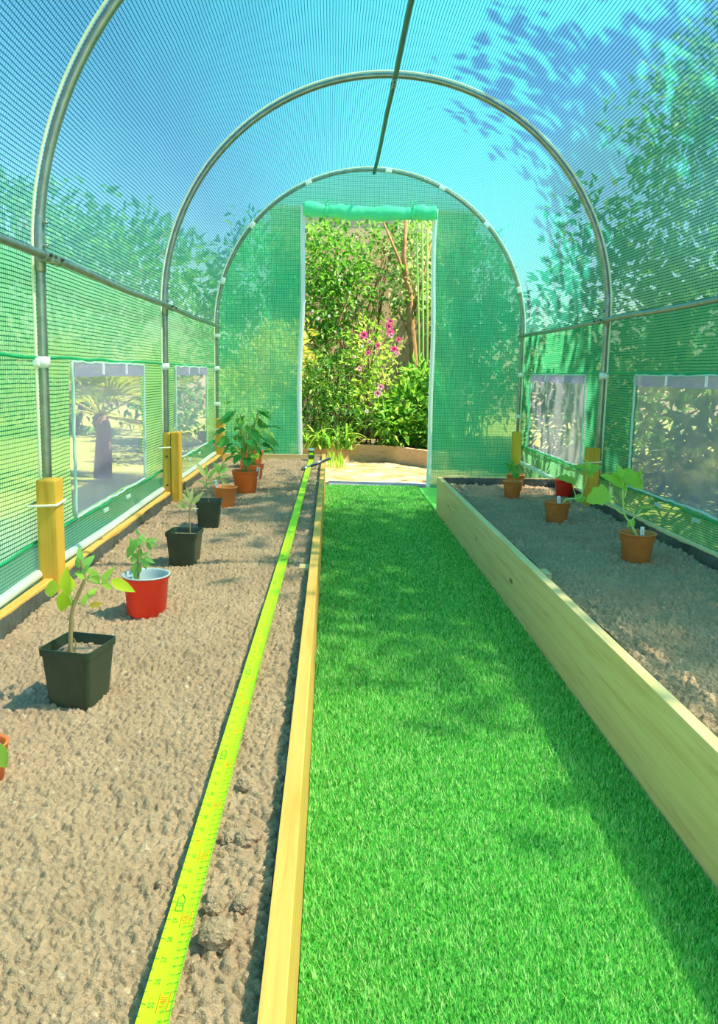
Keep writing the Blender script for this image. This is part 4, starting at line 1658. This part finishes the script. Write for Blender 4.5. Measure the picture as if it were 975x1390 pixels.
# strap leaf clump
g = random.Random(12)
c = P3(432, 600, 6.55)
root = empty('strap_leaf_clump', (c.x, c.y, BZ))
tag(root, 'clump of long strappy green leaves at the left foot of the doorway view', 'plant')
for mat, n, nm in ((L_MID, 70, 'dark_blades'), (L_LIME, 60, 'light_blades')):
    mb = MB()
    for i in range(n):
        a = g.uniform(0, 2 * PI)
        x0, y0_ = c.x + g.uniform(-.16, .30), c.y + g.uniform(-.12, .1)
        L_ = g.uniform(.16, .42)
        sp_ = g.uniform(.35, .95)
        w = g.uniform(.006, .011)
        pts = []
        for t in np.linspace(0, 1, 7):
            pts.append(Vector((x0 + math.cos(a) * sp_ * L_ * t, y0_ + math.sin(a) * sp_ * L_ * t, BZ + L_ * (t * 1.15 - sp_ * 1.1 * t * t * .9))))
        sd = Vector((-math.sin(a), math.cos(a), 0)) * w
        vs = []
        for t, p in zip(np.linspace(0, 1, 7), pts):
            k = (1 - t ** 3) + .02
            vs += [p - sd * k, p + Vector((0, 0, -w * .3)), p + sd * k]
        fs = []
        for i2 in range(6):
            q = i2 * 3
            fs += [(q, q + 1, q + 4, q + 3), (q + 1, q + 2, q + 5, q + 4)]
        mb.add(vs, fs)
    mb.build(nm, mat, root, True)

# tuft of dry grass spilling over the edging
c = at(455, 636, 2, 0)
root = empty('grass_tuft', (c.x, c.y, 0))
tag(root, 'yellowish grass tuft on the sandy ground in front of the edging', 'grass tuft')
mb = MB()
for i in range(90):
    a = g.uniform(0, 2 * PI)
    L_ = g.uniform(.05, .13)
    p = Vector((c.x + g.uniform(-.07, .07), c.y + g.uniform(-.1, .3), 0))
    mb.leaf(p, (math.cos(a) * .5, math.sin(a) * .5, 1), (math.cos(a), math.sin(a), .2), L_, .007, .5, .1, 'lance')
mb.build('blades', L_LIME, root, True)

# canes and trunk on the right of the doorway view
root = empty('tree_trunk', P3(562, 590, 7.3))
tag(root, 'slender brown tree trunk at the right of the doorway view', 'tree trunk')
pts = [P3(570, 600, 7.3), P3(563, 500, 7.3), P3(558, 440, 7.3), P3(556, 400, 7.3), P3(548, 350, 7.3), P3(552, 290, 7.3)]
mb = MB()
mb.tube(pts, [.045, .040, .036, .03, .022, .015], 10)
mb.build('trunk', BARK, root, True)
for k, (x0, y0_, x1_, y1_) in enumerate(((558, 430, 585, 330), (556, 400, 520, 300), (562, 480, 540, 420))):
    mb = MB()
    mb.tube([P3(x0, y0_, 7.3), P3((x0 + x1_) / 2 + 3, (y0_ + y1_) / 2, 7.35), P3(x1_, y1_, 7.4)], [.02, .014, .008], 7)
    mb.build('branch', BARK, root, True)
CN = 'green_cane'
for k, (a, b) in enumerate((((574, 600), (573, 300)), ((579, 600), (580, 310)), ((570, 590), (566, 320)), ((583, 590), (588, 300)))):
    mb = MB()
    mb.tube([P3(*a, 7.1), P3((a[0] + b[0]) / 2 + 1, (a[1] + b[1]) / 2, 7.1), P3(*b, 7.15)], .009, 7)
    o = mb.build(CN, STEMG)
    tag(o, ['green bamboo cane just right of the brown trunk', 'green bamboo cane third to the right of the brown trunk', 'green bamboo cane close against the brown trunk', 'green bamboo cane nearest the right door edge'][k], 'cane', 'bamboo canes right of the trunk')

# ------------------------------------------------------------------ left garden: spiky palm, hedge
root = empty('fan_palm', (-1.52, 5.2, 0))
tag(root, 'yellow spiky fan palm seen through the left window', 'palm')
mb = MB()
mb.tube([(-1.52, 5.2, 0), (-1.51, 5.22, .3), (-1.53, 5.2, .42)], [.06, .05, .05], 10)
mb.build('trunk', BARK, root, True)
g = random.Random(5)
for k in range(16):
    a = k * 2.399
    el = g.uniform(-.15, .9)
    s0 = Vector((-1.52, 5.2, .42))
    d = Vector((math.cos(a) * math.cos(el), math.sin(a) * math.cos(el), math.sin(el)))
    h = s0 + d * g.uniform(.18, .4)
    mb = MB()
    mb.tube([s0, h], [.008, .005], 5)
    side = d.cross(Vector((0, 0, 1))).normalized()
    nr = side.cross(d)
    for i in range(17):
        t = (i - 8) / 8 * 1.25
        dd_ = d * math.cos(t) + side * math.sin(t)
        mb.leaf(h, dd_, nr, .42 * (1 - .12 * abs(t)), .028, .25, .3, 'lance')
    mb.build('frond', L_GOLD if k % 2 else L_YEL, root, True)

shrub('garden_shrub', [(-1.32, 6.5, .45, .28, .4, .40), (-1.5, 7.3, .5, .3, .4, .5)], 1600, .06, L_MID, 'green shrub seen through the far left window', 'shrub', 120, 'shrubs outside the side walls')
shrub('garden_hedge', [(-4.6, 3, .9, .7, 1.6, 1.0), (-4.4, 6.2, 1.0, .7, 1.8, 1.2), (-3.2, 9, 1.1, 1.3, .8, 1.4), (-4.5, 0, .9, .7, 1.6, 1.0)], 9000, .11, L_MID, 'long green hedge beyond the lawn on the left', 'hedge', 121, 'shrubs outside the side walls')
shrub('garden_tree', [(-3.4, 8.6, 2.1, 1.3, 1.0, .6), (-2.3, 9.2, 1.9, 1.0, .9, .6)], 3000, .12, L_MID, 'tree crown behind the left roof of the tunnel', 'tree', 122, 'trees around the tunnel', trunk=(-2.9, 8.9, 0))
# right side: fern-like shrubs against the wall and tall hedge
shrub('fern_bank', [(1.65, 4.5, .35, .28, .6, .35), (1.7, 3.2, .35, .28, .6, .35), (1.75, 5.6, .5, .3, .6, .5)], 1500, .13, L_DARK, 'ferny dark plants close outside the right windows', 'shrub', 123, 'shrubs outside the side walls', wf=.16, shape='lance')
shrub('garden_hedge', [(3.0, 3.4, .9, .55, 1.3, 1.2), (2.9, 5.6, 1.1, .6, 1.2, 1.3), (3.1, 1.2, .9, .55, 1.3, 1.2), (2.7, 7.4, 1.2, .8, .9, 1.4), (3.9, 4, 1.0, .5, 2.6, 1.1)], 15000, .11, L_MID, 'tall dark hedge outside the right wall', 'hedge', 124, 'shrubs outside the side walls')
# overhanging trees which shade the tunnel, out of the top of the frame
shrub('garden_tree', [(3.0, 2.9, 4.1, 1.15, 1.05, .6), (3.15, 1.85, 4.2, .75, .75, .5), (3.9, 2.2, 4.4, 1.0, 1.0, .7), (4.1, .9, 4.2, .95, .8, .6)], 7200, .10, L_DARK, 'overhanging tree on the right casting dappled shade on the roof', 'tree', 125, 'trees around the tunnel', trunk=(4.4, 2.2, 0), shell=.0, stems=26, wf=.6)
shrub('garden_tree', [(3.3, 6.6, 2.9, .9, 1.2, .9), (2.6, 4.6, 2.6, .5, .6, .35)], 3200, .10, L_MID, 'tree whose crown shows through the right side of the roof', 'tree', 126, 'trees around the tunnel', trunk=(3.9, 6.4, 0), shell=.1, stems=14)

# ------------------------------------------------------------------ light
w = bpy.data.worlds.new('sky')
bpy.context.scene.world = w
w.use_nodes = True
nt = w.node_tree
nt.nodes.clear()
h = N(nt)
SUN = Vector((.54, -.10, .84)).normalized()
sky = h.n('TexSky', sky_type='NISHITA', sun_disc=False, sun_elevation=math.asin(SUN.z), sun_rotation=math.atan2(SUN.x, SUN.y), altitude=0., air_density=1.2, dust_density=.3, ozone_density=2.0)
hs = h.n('HueSaturation', {'Color': sky.outputs[0], 'Saturation': 1.3, 'Value': 1.0})
bg = h.n('Background', {'Color': hs.outputs[0], 'Strength': .19})
wo = nt.nodes.new('ShaderNodeOutputWorld')
nt.links.new(bg.outputs[0], wo.inputs[0])
sd = bpy.data.lights.new('sun', 'SUN')
sd.energy = 9.5
sd.angle = math.radians(.6)
sd.color = (1.0, .87, .66)
so = bpy.data.objects.new('sun', sd)
COL.objects.link(so)
so.rotation_euler = SUN.to_track_quat('Z', 'Y').to_euler()

sc = bpy.context.scene
sc.view_settings.view_transform = 'Standard'
sc.view_settings.look = 'None'
sc.view_settings.gamma = 1
sc.view_settings.use_curve_mapping = False
sc.view_settings.exposure = .9
sc.cycles.max_bounces = 10
sc.cycles.diffuse_bounces = 5
sc.cycles.transparent_max_bounces = 24
sc.cycles.sample_clamp_indirect = 6
